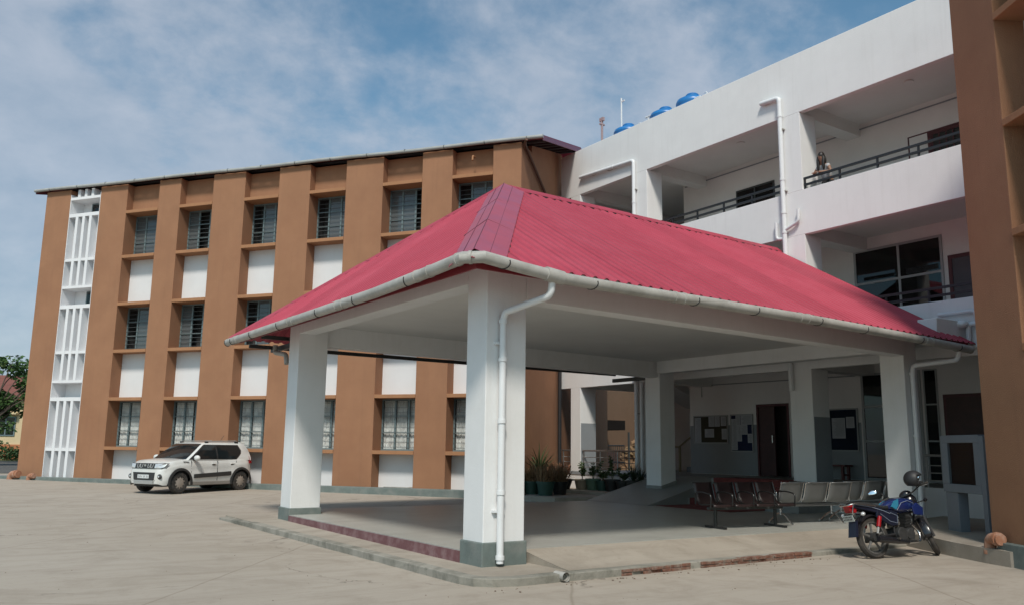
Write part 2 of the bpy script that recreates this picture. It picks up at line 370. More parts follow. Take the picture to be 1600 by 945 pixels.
# ================================================================== SETTING
us = [-400, 0, 13.5, 14, 14.5, 15, 16, 17, 18, 20, 22, 24, 26, 28, 30, 31, 32, 33, 60, 120, 500, 2000]
vsn = [-1500, -300, -100, -30, 0, 30, 100, 300, 1500]
g = MB(); gv = []; gf = []
for u in us:
    for v in vsn:
        p = HU * u + HR * v; gv.append((p.x, p.y, gz(p.x, p.y)))
for i in range(len(us) - 1):
    for j in range(len(vsn) - 1):
        a = i * len(vsn) + j; gf.append((a, a + 1, a + 1 + len(vsn), a + len(vsn)))
g.add(gv, gf)
struct('ground', g, yard_con)

# apron round the porch: flat strip on the left with a hand-cast kerb, ramp up to the floor at the front
def jit(a): return random.uniform(-a, a)
kb = MB()
K = []                                                         # kerb outer line, going from far left end round the corner to the right
n = 26
for i in range(n + 1):
    y = 18.0 - (18.0 - 8.75) * i / n; K.append((5.09 + 0.17 * min(1, (18.0 - y) / 4) + jit(.008), y, 0.045 + 0.05 * min(1, i / 5), gz(5.1, y)))
K.append((5.31, 8.52, .094, 0)); K.append((5.47, 8.36, .094, 0))
n2 = 34
for i in range(n2 + 1):
    x = 5.75 + (13.88 - 5.75) * i / n2
    K.append((x, 8.27 + 0.02 * (x - 5.75) + jit(.012), 0.092 - 0.045 * max(0, (x - 8) / 6), 0))
W = 0.16
for i in range(len(K) - 1):
    (x0, y0, h0, g0), (x1, y1, h1, g1) = K[i], K[i + 1]
    d = Vector((x1 - x0, y1 - y0, 0)).normalized(); nn = Vector((-d.y, d.x, 0)) * W     # towards the apron
    if i > 0:
        dp = Vector((K[i][0] - K[i - 1][0], K[i][1] - K[i - 1][1], 0)).normalized(); n0 = (Vector((-dp.y, dp.x, 0)) * W + nn) / 2
    else: n0 = nn
    if i < len(K) - 2:
        dq = Vector((K[i + 2][0] - K[i + 1][0], K[i + 2][1] - K[i + 1][1], 0)).normalized(); n1_ = (Vector((-dq.y, dq.x, 0)) * W + nn) / 2
    else: n1_ = nn
    z0 = g0 + h0; z1 = g1 + h1
    kb.add([(x0, y0, g0 - .05), (x1, y1, g1 - .05), (x1 + n1_.x, y1 + n1_.y, g1 - .05), (x0 + n0.x, y0 + n0.y, g0 - .05),
            (x0, y0, z0), (x1, y1, z1), (x1 + n1_.x, y1 + n1_.y, z1 + .004), (x0 + n0.x, y0 + n0.y, z0 + .004)],
           [(0, 1, 5, 4), (4, 5, 6, 7), (3, 2, 1, 0)])
struct('kerb', kb, kerb_con, bevel=0.012)
ap = MB()
def apz(x, y): return gz(x, y) + 0.09
ap.prism([(5.2, 17.95), (5.34, 14), (5.40, 8.80), (5.55, 8.52), (5.85, 8.41), (6.64, 8.43), (6.64, 9.6), (5.95, 9.8), (5.95, 17.95)], 0.0, lambda x, y: apz(x, y))
# ramp with a slightly hollow surface
def rz_(x, y):
    t = min(max((y - 8.43 - 0.02 * (x - 5.75)) / 1.0, 0), 1); h = 0.094 - 0.045 * max(0, (x - 8) / 6)
    return h + (0.246 - h) * (t ** 1.15)
rv = []; rf = []
nx, ny = 30, 8
for i in range(nx + 1):
    for j in range(ny + 1):
        x = 6.64 + (13.95 - 6.64) * i / nx; y = 8.42 + 0.02 * (x - 5.75) + (9.5 - 8.42 - 0.02 * (x - 5.75)) * j / ny
        rv.append((x, y, rz_(x, y)))
for i in range(nx):
    for j in range(ny):
        a = i * (ny + 1) + j; rf.append((a, a + ny + 1, a + ny + 2, a + 1))
ap.add(rv, rf)
side = [(6.642, 8.42 + .0178 + (9.5 - 8.4378) * j / ny) for j in range(ny + 1)]
ap.add([(x, y, rz_(x, y)) for x, y in side] + [(x, y, 0) for x, y in side], [(j, j + 1, j + 1 + ny + 1, j + ny + 1) for j in range(ny)])
struct('porch_apron', ap, apron_con, fix=False)
# brick course laid bare where the kerb render has broken away
br = MB()
brick = pm('broken_brick', (0.17, 0.075, 0.05), 0.9, 0.4, 14, 0.6, 40, tint=(0.26, 0.23, 0.19), tamt=0.8, tscale=9)
x = 7.35
while x < 11.1:
    l = random.uniform(.09, .23)
    if not (8.55 < x < 8.68 or 9.85 < x < 9.95):
        for k in range(2):
            yo = 8.275 + 0.02 * (x - 5.75) - random.uniform(0.006, 0.04)
            br.box(x, x + l - .015, yo, 8.36 + .02 * (x - 5.75), 0.0 + k * .042 + jit(.003), .036 + k * .042 + jit(.004))
    x += l
struct('brick_edging', br, brick, bevel=0.004)

FZ = 0.25
# porch floor
fl = MB(); fl.prism([(5.88, 9.47), (16.9, 9.47), (16.9, 12.0), (15.72, 12.0), (15.72, 17.5), (6.9, 17.5), (6.55, 16.8), (5.88, 16.7)], 0.0, FZ)
struct('porch_floor', fl, floor_con)
ri = MB(); ri.box(5.862, 5.879, 9.76, 16.14, 0.08, 0.236)
struct('porch_step_riser', ri, purple)
# wheelchair ramp and steps up to the verandah
VZ = 0.89
rm = MB(); rm.add([(14.4, 15.3, FZ + .004), (15.4, 15.3, .5), (16.9, 15.3, VZ - .004), (16.9, 17.6, VZ - .004), (15.4, 17.6, .5), (14.4, 17.6, FZ + .004), (14.4, 15.3, .1), (15.4, 15.3, .1), (16.9, 15.3, .1), (14.4, 17.6, .1), (15.4, 17.6, .1), (16.9, 17.6, .1)],
                 [(0, 1, 4, 5), (1, 2, 3, 4), (0, 6, 7, 1), (1, 7, 8, 2), (5, 4, 10, 9), (4, 3, 11, 10)])
struct('access_ramp', rm, verandah_con)
st = MB()
for i in range(4):
    st.box(15.75 + .29 * i, 15.75 + .29 * (i + 1) if i < 3 else 16.9, 12.0, 15.29, .1, FZ + .16 * (i + 1) - (.004 if i == 3 else 0))
struct('entrance_steps', st, verandah_con, bevel=.01)
# raised slab between porch and the brown wing on the right
sl = MB()
def slz(x, y): return 0.215 + 0.035 * max(0, x - 13.2)
sl.prism([(13.97, 8.47), (13.72, 8.06), (13.28, 7.29), (12.93, 6.64), (12.75, 6.2), (13.2, 3.5), (16.9, 3.5), (16.9, 9.46), (13.97, 9.46)], 0.0, slz)
struct('side_platform', sl, apron_con)

# ================================================================== ENTRANCE PORCH
porch = thing('entrance_porch', 'white open porch on square columns under a hipped crimson metal roof', 'porch', (11, 13, 0.0))
def shear(x): return 0.0105 * (x - 5.87)
cols = [(5.895, 6.53, 9.25, 9.74), (5.895, 6.50, 16.17, 16.72), (15.75, 16.28, 16.2, 16.75), (15.60, 16.05, 9.29, 9.80)]
bases = [0.08, 0.12, 0.5, 0.27]
for k, (x0, x1, y0, y1) in enumerate(cols):
    top = 4.14 - shear(x0)
    c = MB().box(x0, x1, y0, y1, bases[k] - .05 if k != 2 else .2, top).build('column', porch_white, porch, bevel=.012)
    if k < 2:
        ph = 0.385 if k == 0 else 0.375
        q = MB().box(x0 - .028, x1 + .028, y0 - .028, y1 + .028, bases[k] - .06, ph).build('column_base', plinth_green, None, bevel=.015)
        q.parent = c; WM[q.name] = WM[c.name]
        q.data.transform(WM[c.name].inverted())
    elif k == 2:
        q = MB().hexa([(x0 - .02, y0 - .02, .2), (x1 + .02, y0 - .02, .3), (x1 + .02, y1 + .02, .3), (x0 - .02, y1 + .02, .2)],
                      [(x0 - .02, y0 - .02, .66), (x1 + .02, y0 - .02, .80), (x1 + .02, y1 + .02, .80), (x0 - .02, y1 + .02, .66)]).build('column_base', verandah_con, c)
def sbox(mb, x0, x1, y0, y1, zb, zt):                          # box that follows the slight fall of the porch along x
    a, b = shear(x0), shear(x1)
    mb.hexa([(x0, y0, zb - a), (x1, y0, zb - b), (x1, y1, zb - b), (x0, y1, zb - a)], [(x0, y0, zt - a), (x1, y0, zt - b), (x1, y1, zt - b), (x0, y1, zt - a)]); return mb
sbox(MB(), 5.897, 6.22, 9.742, 16.168, 3.755, 4.25).build('beam', porch_white, porch, bevel=.01)
sbox(MB(), 6.532, 15.598, 9.252, 9.56, 3.548, 4.14).build('beam', porch_white, porch, bevel=.01)
sbox(MB(), 6.502, 15.748, 16.25, 16.55, 3.56, 4.14).build('beam', porch_white, porch, bevel=.01)
sbox(MB(), 15.64, 15.94, 9.802, 16.198, 3.655, 4.14).build('beam', porch_white, porch, bevel=.01)
sbox(MB(), 6.222, 15.638, 9.562, 16.248, 3.965, 4.06).build('ceiling', ceil_paint, porch)
sbox(MB(), 15.95, 16.88, 9.29, 17.4, 3.86, 3.93).build('ceiling', ceil_paint, porch)

# roof: three corrugated slopes, gable end against the white building
EX, EY, EYB, EZ = 5.17, 8.46, 18.40, 3.80
AX, AY, AZ = 8.72, 13.15, 6.58
RE = 16.86
def rprof(s, period=0.15, amp=0.019):
    t = (s / period) % 1.0
    return amp if 0.55 <= t < 0.85 else 0.0
def slope_sheet(side):
    mb = MB(); vs = []; fs = []
    per = 0.20; samples = (0.0, 0.34, 0.50, 0.70, 0.86)
    if side in ('front', 'back'):
        ye = EY if side == 'front' else EYB
        xs = []
        k = 0
        while EX + k * per < RE:
            for q in samples:
                xs.append((EX + (k + q) * per, 0.026 if q in (0.50, 0.70) else 0.0))
            k += 1
        xs = [(x, h) for x, h in xs if x < RE] + [(RE, 0)]
        for x, h in xs:
            yt = AY if x >= AX else ye + (AY - ye) * (x - EX) / (AX - EX)
            zt = EZ + (AZ - EZ) * (yt - ye) / (AY - ye)
            for f in (0.0, 0.5, 1.0):
                vs.append((x, ye + (yt - ye) * f, EZ + (zt - EZ) * f + h - shear(x)))
    else:
        ys = []; k = 0
        while EY + k * per < EYB:
            for q in samples: ys.append((EY + (k + q) * per, 0.026 if q in (0.50, 0.70) else 0.0))
            k += 1
        ys = [(y, h) for y, h in ys if y < EYB] + [(EYB, 0)]
        for y, h in ys:
            xt = EX + (AX - EX) * ((y - EY) / (AY - EY) if y < AY else (EYB - y) / (EYB - AY))
            zt = EZ + (AZ - EZ) * (xt - EX) / (AX - EX)
            for f in (0.0, 0.5, 1.0):
                vs.append((EX + (xt - EX) * f, y, EZ + (zt - EZ) * f + h - shear(EX + (xt - EX) * f)))
    m = len(vs) // 3
    for i in range(m - 1):
        for j in range(2): fs.append((i * 3 + j, (i + 1) * 3 + j, (i + 1) * 3 + j + 1, i * 3 + j + 1))
    mb.add(vs, fs); return mb
roof_parts = []
for side in ('front', 'left', 'back'):
    o = slope_sheet(side).build('roof_sheet', roof_red_side if side == 'left' else roof_red, porch, fix=False)
    so = o.modifiers.new('thick', 'SOLIDIFY'); so.thickness = 0.006; so.offset = -1
    roof_parts.append(o)
front_sheet, left_sheet, back_sheet = roof_parts
# folded caps on the hips and the ridge: overlapping lengths
def hip_cap(p0, p1, w0, w1, na, nb, segs, lift, parent, name='hip_cap'):
    """two wings either side of the line p0-p1; na, nb = unit directions of the two wings down the slopes"""
    mb = MB(); p0 = Vector(p0); p1 = Vector(p1)
    for k in range(segs):
        t0 = k / segs - (0.012 if k else 0); t1 = (k + 1) / segs
        l0 = lift + (k % 2) * .004; l1 = l0 + .004
        a = p0.lerp(p1, t0); b = p0.lerp(p1, t1)
        up = Vector((0, 0, 1))
        for d, w in ((na, w0), (nb, w1)):
            d = Vector(d)
            q = [a + up * (l0 + .045), b + up * (l1 + .045), b + d * w * .5 + up * (l1 + .03), a + d * w * .5 + up * (l0 + .03), a + d * w + up * (l0 + .012), b + d * w + up * (l1 + .012), b + d * w + up * (l1 - .012), a + d * w + up * (l0 - .012)]
            mb.add(q, [(0, 1, 2, 3), (3, 2, 5, 4), (4, 5, 6, 7)])
    o = mb.build(name, cap_sheet if name == 'hip_cap' else roof_red, parent, fix=False)
    s_ = o.modifiers.new('thick', 'SOLIDIFY'); s_.thickness = 0.004
    return o
def sh(p): return (p[0], p[1], p[2] - shear(p[0]))
# unit directions lying in each slope, at right angles to the hip in plan
fs_ = (AZ - EZ) / (AY - EY); ls_ = (AZ - EZ) / (AX - EX); bs_ = (AZ - EZ) / (EYB - AY)
hip1 = Vector((AX - EX, AY - EY, 0)).normalized()
da = Vector((hip1.y, -hip1.x, 0)); da.z = fs_ * da.y            # towards the front slope
db = Vector((-hip1.y, hip1.x, 0)); db.z = ls_ * db.x
hip_cap(sh((EX + .11, EY + .145, EZ + .086)), sh((AX, AY, AZ)), 0.41, 0.36, da.normalized(), db.normalized(), 3, 0.02, porch)
seam_m = pm('cap_seam', (0.11, 0.03, 0.05), .6)
hp0 = Vector(sh((EX + .11, EY + .145, EZ + .086))); hp1 = Vector(sh((AX, AY, AZ))); up_ = Vector((0, 0, 1))
MB().tube([hp0 + up_ * .068, hp1 + up_ * .078], .006, 6).build('cap_fold', seam_m, porch)
for w_, dv in ((.2, da), (.2, db)): MB().tube([hp0 + dv.normalized() * w_ + up_ * .054, hp1 + dv.normalized() * w_ * .9 + up_ * .064], .004, 6).build('cap_fold', seam_m, porch)
for t in (.333, .667):
    c = hp0.lerp(hp1, t); MB().tube([c + db.normalized() * .40 + up_ * .034, c + db.normalized() * .2 + up_ * .054, c + up_ * .074, c + da.normalized() * .2 + up_ * .054, c + da.normalized() * .40 + up_ * .034], .0065, 6).build('cap_joint', seam_m, porch)
hip2 = Vector((AX - EX, AY - EYB, 0)).normalized()
dc = Vector((-hip2.y, hip2.x, 0)); dc.z = -bs_ * dc.y
de = Vector((hip2.y, -hip2.x, 0)); de.z = ls_ * de.x
hip_cap(sh((EX, EYB, EZ)), sh((AX, AY, AZ)), 0.12, 0.12, dc.normalized(), de.normalized(), 4, 0.015, porch, 'ridge_cap')
hip_cap(sh((AX, AY, AZ)), sh((RE, AY, AZ)), 0.16, 0.16, Vector((0, -1, -fs_)).normalized(), Vector((0, 1, -bs_)).normalized(), 5, 0.012, porch, 'ridge_cap')
# dark foam closures showing under the caps
def ribbon(pts, up=.026):
    """thin strip whose height jumps, like the teeth of a foam closure"""
    m = MB(); vs = []; fs = []
    for i, p in enumerate(pts):
        h = up if (i // 2) % 2 else .003
        vs += [p, p + Vector((0, 0, h))]
    for i in range(len(pts) - 1): fs.append((2 * i, 2 * i + 2, 2 * i + 3, 2 * i + 1))
    m.add(vs, fs); o = m.build('foam_closure', black_metal, porch, fix=False); q = o.modifiers.new('t', 'SOLIDIFY'); q.thickness = .01
def steps_(a, b, pitch):
    a = Vector(a); b = Vector(b); n = int((b - a).length / pitch); out = []
    for i in range(n):
        out += [a.lerp(b, i / n), a.lerp(b, (i + .44) / n), a.lerp(b, (i + .45) / n), a.lerp(b, (i + .99) / n)]
    return out
ribbon([Vector(sh((AX + .05, AY - .17, AZ - fs_ * .17 + .004))).lerp(Vector(sh((RE - .1, AY - .17, AZ - fs_ * .17 + .004))), t) for t in [0]] and steps_(sh((AX + .05, AY - .17, AZ - fs_ * .17 + .004)), sh((RE - .1, AY - .17, AZ - fs_ * .17 + .004)), .3))
ribbon(steps_(Vector(sh((EX + .45, EY + .6, EZ + .34))) + da.normalized() * .43, Vector(sh((AX, AY, AZ))) + da.normalized() * .37, .3), .02)
ribbon(steps_(Vector(sh((EX, EYB, EZ + .008))) + de.normalized() * .125, Vector(sh((AX, AY, AZ))) + de.normalized() * .125, .36), .022)
# fascia, eave steel and soffit purlins
fa = MB()
sbox(fa, EX + .15, EX + .175, EY + .15, EYB - .15, EZ - .09, EZ + .05)
sbox(fa, EX + .175, RE, EY + .15, EY + .175, EZ - .09, EZ + .04)
fa.build('fascia', pm('red_fascia', (0.22, 0.02, 0.03), 0.5), porch)
MB().box(5.5, 15.9, 17.3, 17.35, 3.74, 3.82).build('eave_bar', dark_metal, porch); MB().box(5.5, 15.9, 18.1, 18.15, 3.62, 3.70).build('eave_bar', dark_metal, porch)
MB().box(6.0, 6.08, 16.74, 18.2, 3.56, 3.66).build('eave_bracket', dark_metal, porch); MB().box(15.85, 15.93, 16.77, 18.2, 3.44, 3.54).build('eave_bracket', dark_metal, porch)
x = 6.6
while x < 15.6: MB().box(x, x + .05, 16.57, 17.6, 3.86, 3.95).build('rafter', dark_metal, porch); x += 1.5
# gutter
gp = [(16.5, 8.44, 3.56), (14.0, 8.44, 3.63), (11.5, 8.44, 3.675), (9.4, 8.44, 3.69), (7.6, 8.44, 3.695), (6.55, 8.44, 3.71), (5.9, 8.44, 3.765), (5.32, 8.44, 3.825), (5.14, 8.62, 3.825), (5.13, 9.4, 3.79), (5.13, 11.1, 3.745), (5.13, 14.5, 3.74), (5.13, 18.45, 3.735)]
gut = MB().tube(gp, 0.077, 14)
gu = gut.build('gutter', pvc_old, porch, smooth=True)
def ring(mb, p, d, r, w): mb.cyl(Vector(p) - Vector(d) * w / 2, Vector(p) + Vector(d) * w / 2, r, n=14)
def along(gp, s):
    P = [Vector(p) for p in gp]
    for a, b in zip(P, P[1:]):
        l = (b - a).length
        if s <= l: return a + (b - a) * (s / l), (b - a).normalized()
        s -= l
    return P[-1], (P[-1] - P[-2]).normalized()
for s in (1.4, 1.62, 5.0, 5.2, 7.8, 7.98, 11.35, 11.55, 12.25, 12.6, 15.0, 15.25, 17.2, 17.4, 20.5, 20.7):
    p, d = along(gp, s); cp = MB(); ring(cp, p, d, 0.085, 0.04); cp.build('coupling', pvc_old, gu, smooth=True)
for s in (.5, 1.8, 3.5, 4.75, 6.3, 7.6, 9.5, 10.9, 12.9, 14.6, 16.1, 18.0, 19.6, 20.9, 21.6):
    p, d = along(gp, s); bk = MB(); w_ = d.cross(Vector((0, 0, 1))).normalized(); u_ = Vector((0, 0, 1))
    bk.tube([p + (w_ * math.cos(R(a)) + u_ * math.sin(R(a))) * .081 + d * (.05 * math.cos(R(a))) for a in range(-200, 21, 22)], .0075, 6); bk.build('gutter_bracket', black_metal, gu, smooth=True)
tee = MB(); tee.cyl((6.25, 8.44, 3.74), (6.52, 8.44, 3.712), 0.092, n=16); tee.build('tee_joint', pvc_old, gu, smooth=True)
dp = MB(); dp.tube(bend([(6.38, 8.47, 3.66), (6.38, 8.50, 3.48), (6.10, 9.13, 3.32), (6.10, 9.165, 3.2), (6.10, 9.165, 0.13)], .10), 0.047, 12)
for z in (3.20, 2.7, 1.9, 1.0, .2): ring(dp, (6.10, 9.165, z), (0, 0, 1), .058, .05)
dpo = dp.build('downpipe', pvc, porch, smooth=True)
pc = MB()
for z in (2.9, .75): pc.box(6.015, 6.19, 9.20, 9.25, z, z + .03)
pc.build('pipe_clip', pvc, dpo)
dp = MB(); dp.tube(bend([(16.15, 8.47, 3.52), (16.15, 8.52, 3.34), (15.78, 9.2, 3.26), (15.77, 9.225, 3.12), (15.77, 9.225, 0.27)], .12), 0.048, 12)
for z in (3.1, 1.9, 1.0): ring(dp, (15.77, 9.225, z), (0, 0, 1), .062, .05)
dp.build('downpipe', pvc, porch, smooth=True)
dp = MB(); dp.tube(bend([(5.9, 17.6, 3.66), (5.9, 17.6, 3.5), (5.9, 16.9, 3.40), (5.9, 16.84, 3.2)], .1), 0.05, 10); dp.build('downpipe', pvc_old, porch, smooth=True)
# drain outlet in the kerb
do = MB(); do.lathe([(.055, 0), (.055, .2), (.046, .2), (.046, .02)], (6.42, 8.22, 0.062), (0, 1, 0), 16, caps=False)
tag(do.build('drain_pipe', pvc_old, smooth=True), 'short grey drain pipe poking out of the kerb below the front porch column', 'drain pipe')

# ================================================================== BROWN WINGS
def window(par, fr, t0, t1, z0, z1, y, kind, rng):
    """steel window across a bay: outer frame, three leaves, horizontal bars, panes, curtain"""
    m = MB(fr); w = 0.045
    m.box(t0, t1, y - .05, y, z0, z0 + w); m.box(t0, t1, y - .05, y, z1 - w, z1)
    m.box(t0, t0 + w, y - .05, y, z0 + w, z1 - w); m.box(t1 - w, t1, y - .05, y, z0 + w, z1 - w)
    W = (t1 - t0); s = [t0 + W / 3, t0 + 2 * W / 3]
    for q in s: m.box(q - .028, q + .028, y - .048, y - .002, z0 + w, z1 - w)
    for k in range(3):                                        # leaf rails
        a = (t0, s[0], s[1])[k] + .03; b = (s[0], s[1], t1)[k] - .03
        for zz in (z0 + (z1 - z0) * .345, z0 + (z1 - z0) * .67): m.box(a, b, y - .044, y - .008, zz - .012, zz + .012)
    f = m.build('window', frame_teal, par)
    gr = MB(fr); z = z0 + .1
    while z < z1 - .05:
        gr.box(t0 + .01, t1 - .01, y + .012, y + .024, z - .004, z + .004); z += 0.15
    gr.box(t0 + W * .30, t0 + W * .305, y + .012, y + .022, z0 + .5, z0 + 1.1); gr.box(t0 + W * .16, t0 + W * .165, y + .012, y + .022, z0 + .62, z0 + .95)
    gr.build('grille', grille_grey, f)
    open_leaf = kind[1] if len(kind) > 1 else None
    for k in range(3):
        if open_leaf is not None and k == open_leaf: continue
        a = (t0, s[0], s[1])[k] + .03; b = (s[0], s[1], t1)[k] - .03
        MB(fr).box(a, b, y - .034, y - .028, z0 + .045, z1 - .045).build('pane', pane_clear if kind[0] == 'curtain' else pane_dark, f)
    if kind[0] == 'curtain':
        c = MB(fr); spans = [(t0 + .04, t0 + W * .36), (t0 + W * .40, t0 + W * .66), (t0 + W * .68, t1 - .04)]
        if kind[2] if len(kind) > 2 else False: spans = [(t0 + W * .45, t1 - .05)]
        for a, b in spans:
            vs = []; fs = []; n = 22
            for i in range(n + 1):
                t = a + (b - a) * i / n; yy = y - .10 + .022 * math.sin(i * 1.9 + a * 7) + .01 * math.sin(i * .7)
                vs += [(t, yy, z0 + .02), (t, yy, z1 - .05)]
            for i in range(n): fs.append((2 * i, 2 * i + 2, 2 * i + 3, 2 * i + 1))
            c.add(vs, fs)
        c.build('curtain', curtain_mat, f, smooth=True, fix=False)
    return f
curtain_mat = pm('floral_curtain', (0.88, 0.85, 0.83), 0.95, 0.10, 9, tint=(0.50, 0.46, 0.45), tamt=0.8, tscale=5)
TL = 0.0115
LEV = [(1.345, 1.455), (3.015, 3.125), (4.67, 4.78), (6.335, 6.445), (8.03, 8.14), (9.675, 9.785)]   # ledge bottoms and tops
def wing(par, piers, bays, zbase, ztop, mirror_open=None, kinds=None):
    fr = WM[par.name]
    zt = lambda t: ztop + TL * max(t, -2)
    for a, b in piers: MB(fr).hexa([(a, -.95, zbase), (b, -.95, zbase), (b, 0, zbase), (a, 0, zbase)], [(a, -.95, zt(a)), (b, -.95, zt(b)), (b, 0, zt(b)), (a, 0, zt(a))]).build('pier', brown, par, bevel=.012)
    for bi, (a, b) in enumerate(bays):
        a += .001; b -= .001
        for z0, z1 in LEV: MB(fr).box(a, b, -.56, .012, z0, z1).build('ledge', brown_ledge, par, bevel=.008)
        MB(fr).box(a, b, -.95, -.30, LEV[5][1], zt((a + b) / 2) - .01).build('top_panel', brown, par)
        for z0, z1 in ((zbase, LEV[0][0]), (LEV[1][1], LEV[2][0]), (LEV[3][1], LEV[4][0])):
            MB(fr).box(a, b, -.95, -.46, z0, z1).build('infill_panel', infill_white, par)
        for fi, (z0, z1) in enumerate(((LEV[0][1], LEV[1][0]), (LEV[2][1], LEV[3][0]), (LEV[4][1], LEV[5][0]))):
            k = kinds(bi, fi) if kinds else ('dark',)
            window(par, fr, a, b, z0, z1, -.52, k, random)
            # shallow box behind the frame, painted dark in place of the dim room
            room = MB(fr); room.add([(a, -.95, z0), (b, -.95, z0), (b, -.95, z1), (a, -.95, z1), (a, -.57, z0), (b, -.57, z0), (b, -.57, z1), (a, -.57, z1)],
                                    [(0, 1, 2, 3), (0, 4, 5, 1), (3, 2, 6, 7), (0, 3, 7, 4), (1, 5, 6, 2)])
            room.build('dim_room_box', room_dark, par, fix=False)

HA = 125.4766
wa = thing('brown_wing', 'long three-storey brown wing with recessed windows and a white slatted strip, at left', 'building', (12.7574, 21.2338, 0), R(HA), 'mirrored brown wings')
FA = WM[wa.name]
pA = [(-1.73, -.82), (.52, 1.55), (2.93, 4.28), (5.64, 6.85), (8.22, 9.55), (10.95, 11.90), (13.34, 14.60), (16.05, 17.25)]
bA = [(-.82, .52), (1.55, 2.93), (4.28, 5.64), (6.85, 8.22), (9.55, 10.95), (11.90, 13.34)]
def kA(b, f):
    if f == 0: return ('curtain', None, b == 4)
    if f == 2: return ('dark', {5: 0, 4: 1, 3: 2, 2: 2, 1: 0, 0: 2}[b])
    return ('dark', {5: 2, 4: 1, 3: 2, 2: 0, 1: 1, 0: 2}[b])
wing(wa, pA, bA, .2, 10.62, kinds=kA)
# body behind, with the gable end
rs = 0.253
def ra(y): return 10.66 + rs * (.14 - y)
bd = MB(FA)
poly = [(-7.4, .2), (-.952, .2), (-.952, 10.62), (-.952, ra(-.952) - .12), (-4.0, ra(-4.0) - .12), (-7.4, ra(-4.0) - .12 - rs * 3.4)]
bd.ext(poly, 'x', -1.728, 17.248); bd.build('wall', brown, wa)
MB(FA).box(-1.728, 17.2, -10.5, -7.402, .2, 9.3).build('wall', brown, wa)
# white slatted strip of the staircase
st_w = pm('white_slat_paint', (0.70, 0.70, 0.715), 0.8, 0.04, 2.0, streak=0.1, streak_col=(0.45, 0.43, 0.4))
MB(FA).box(14.601, 16.049, -.95, -.62, .2, 10.62).build('slat_backing', st_w, wa)
for z0, z1 in ((.2, 3.02), (3.75, 6.33), (7.15, 9.74), (10.5, 10.77)): MB(FA).box(14.64, 16.01, -.619, -.34, z0, z1).build('slat_backing', st_w, wa)
for q in ((14.601, 14.625), (16.025, 16.049)): MB(FA).box(q[0], q[1], -.619, -.01, .2, 10.62).build('slat_cheek', st_w, wa)
sx = [14.627 + i * (16.023 - 14.627 - .1) / 4 for i in range(5)]
for (z0, z1, mids) in ((.2, 3.02, (1.33,)), (3.75, 6.33, (4.75,)), (7.15, 9.74, (8.12,)), (10.5, 10.62, ())):
    if z0 > 10: z1 = 10.78
    for x0 in sx[1:4]: MB(FA).box(x0 - .01, x0 + .11, -.338, -.006, z0 + .001, z1 - .001).build('slat', st_w, wa)
    for mz in mids: MB(FA).box(14.628, 16.022, -.336, -.016, mz - .05, mz + .05).build('slat_rail', st_w, wa)
for z0, z1 in ((3.02, 3.15), (3.66, 3.75), (6.33, 6.46), (7.06, 7.15), (9.74, 9.87), (10.40, 10.50)):
    MB(FA).box(14.627, 16.023, -.615, -.006, z0, z1).build('slat_band', st_w, wa)
for z0, z1, t1 in ((3.16, 3.64, 14.98), (6.47, 7.04, 15.45), (9.88, 10.38, 15.60)):
    f = MB(FA).box(14.63, t1, -.618, -.58, z0, z1).build('stair_window', frame_teal, wa)
    MB(FA).box(14.66, t1 - .05, -.585, -.575, z0 + .04, z1 - .04).build('pane', pane_black, f)
for (z0, z1, tt) in ((3.16, 3.65, 15.0), (6.47, 7.05, 15.47), (9.88, 10.39, 15.62)):
    pass
# roof
def wing_roof(par, FA, t0, t1, verge=True):
    r = MB(FA); n = int((t1 - t0) / .25); vs = []; fs = []
    for i in range(n + 1):
        t = t0 + (t1 - t0) * i / n; h = .03 if i % 2 else 0
        for y in (.08, -4.0, -8.2): vs.append((t, y, ra(y if y > -4 else -8.0 - y) + h + .02 + TL * max(t, -2)))
    for i in range(n):
        for j in range(2): fs.append((i * 3 + j, (i + 1) * 3 + j, (i + 1) * 3 + j + 1, i * 3 + j + 1))
    r.add(vs, fs); o = r.build('roof', roof_red, par, fix=False)
    s_ = o.modifiers.new('thick', 'SOLIDIFY'); s_.thickness = .01
    for tt in ((t0, t0 + .03), (t1 - .03, t1)):
        MB(FA).ext([(.10, ra(.14) - .10), (.10, ra(.14) + .06), (-4.0, ra(-4) + .06), (-8.2, ra(.2) + .06), (-8.2, ra(.2) - .13), (-4.0, ra(-4) - .13)], 'x', *tt).lift(TL * max(tt[0], -2)).build('verge_board', purple_sheet, par)
    p = MB(FA)
    for y in (-.5, -1.15, -1.8, -2.55, -3.3, -4.0, -4.8, -5.6, -6.4, -7.2): za = ra(y if y > -4 else -8 - y) + TL * -2; zb = za + TL * (t1 + 2); p.hexa([(t0 + .03, y - .04, za - .09), (t1 - .03, y - .04, zb - .09), (t1 - .03, y + .04, zb - .09), (t0 + .03, y + .04, za - .09)], [(t0 + .03, y - .04, za - .005), (t1 - .03, y - .04, zb - .005), (t1 - .03, y + .04, zb - .005), (t0 + .03, y + .04, za - .005)])
    p.build('purlin', dark_metal, par)
    g_ = MB(FA); pts = [(t0 + (t1 - t0) * i / 24, .135, 10.675 + .012 * math.sin(i * .9) + TL * max(t0 + (t1 - t0) * i / 24, -2)) for i in range(25)]
    g_.tube(pts, .058, 12); go = g_.build('gutter', gutter_grey, par, smooth=True)
    b_ = MB(FA); t = t0 + .5
    while t < t1 - .2:
        b_.cyl((t, .135, 10.675 + TL * max(t, -2)), (t + .02, .135, 10.675 + TL * max(t, -2)), .063, n=12); t += 1.35
    b_.build('gutter_bracket', dark_metal, go)
wing_roof(wa, FA, -2.45, 17.72)
# kerb along the foot of the wing
MB(FA).box(-1.72, 17.9, .002, .34, .02, .385).build('plinth', plinth_green, wa, bevel=.015)
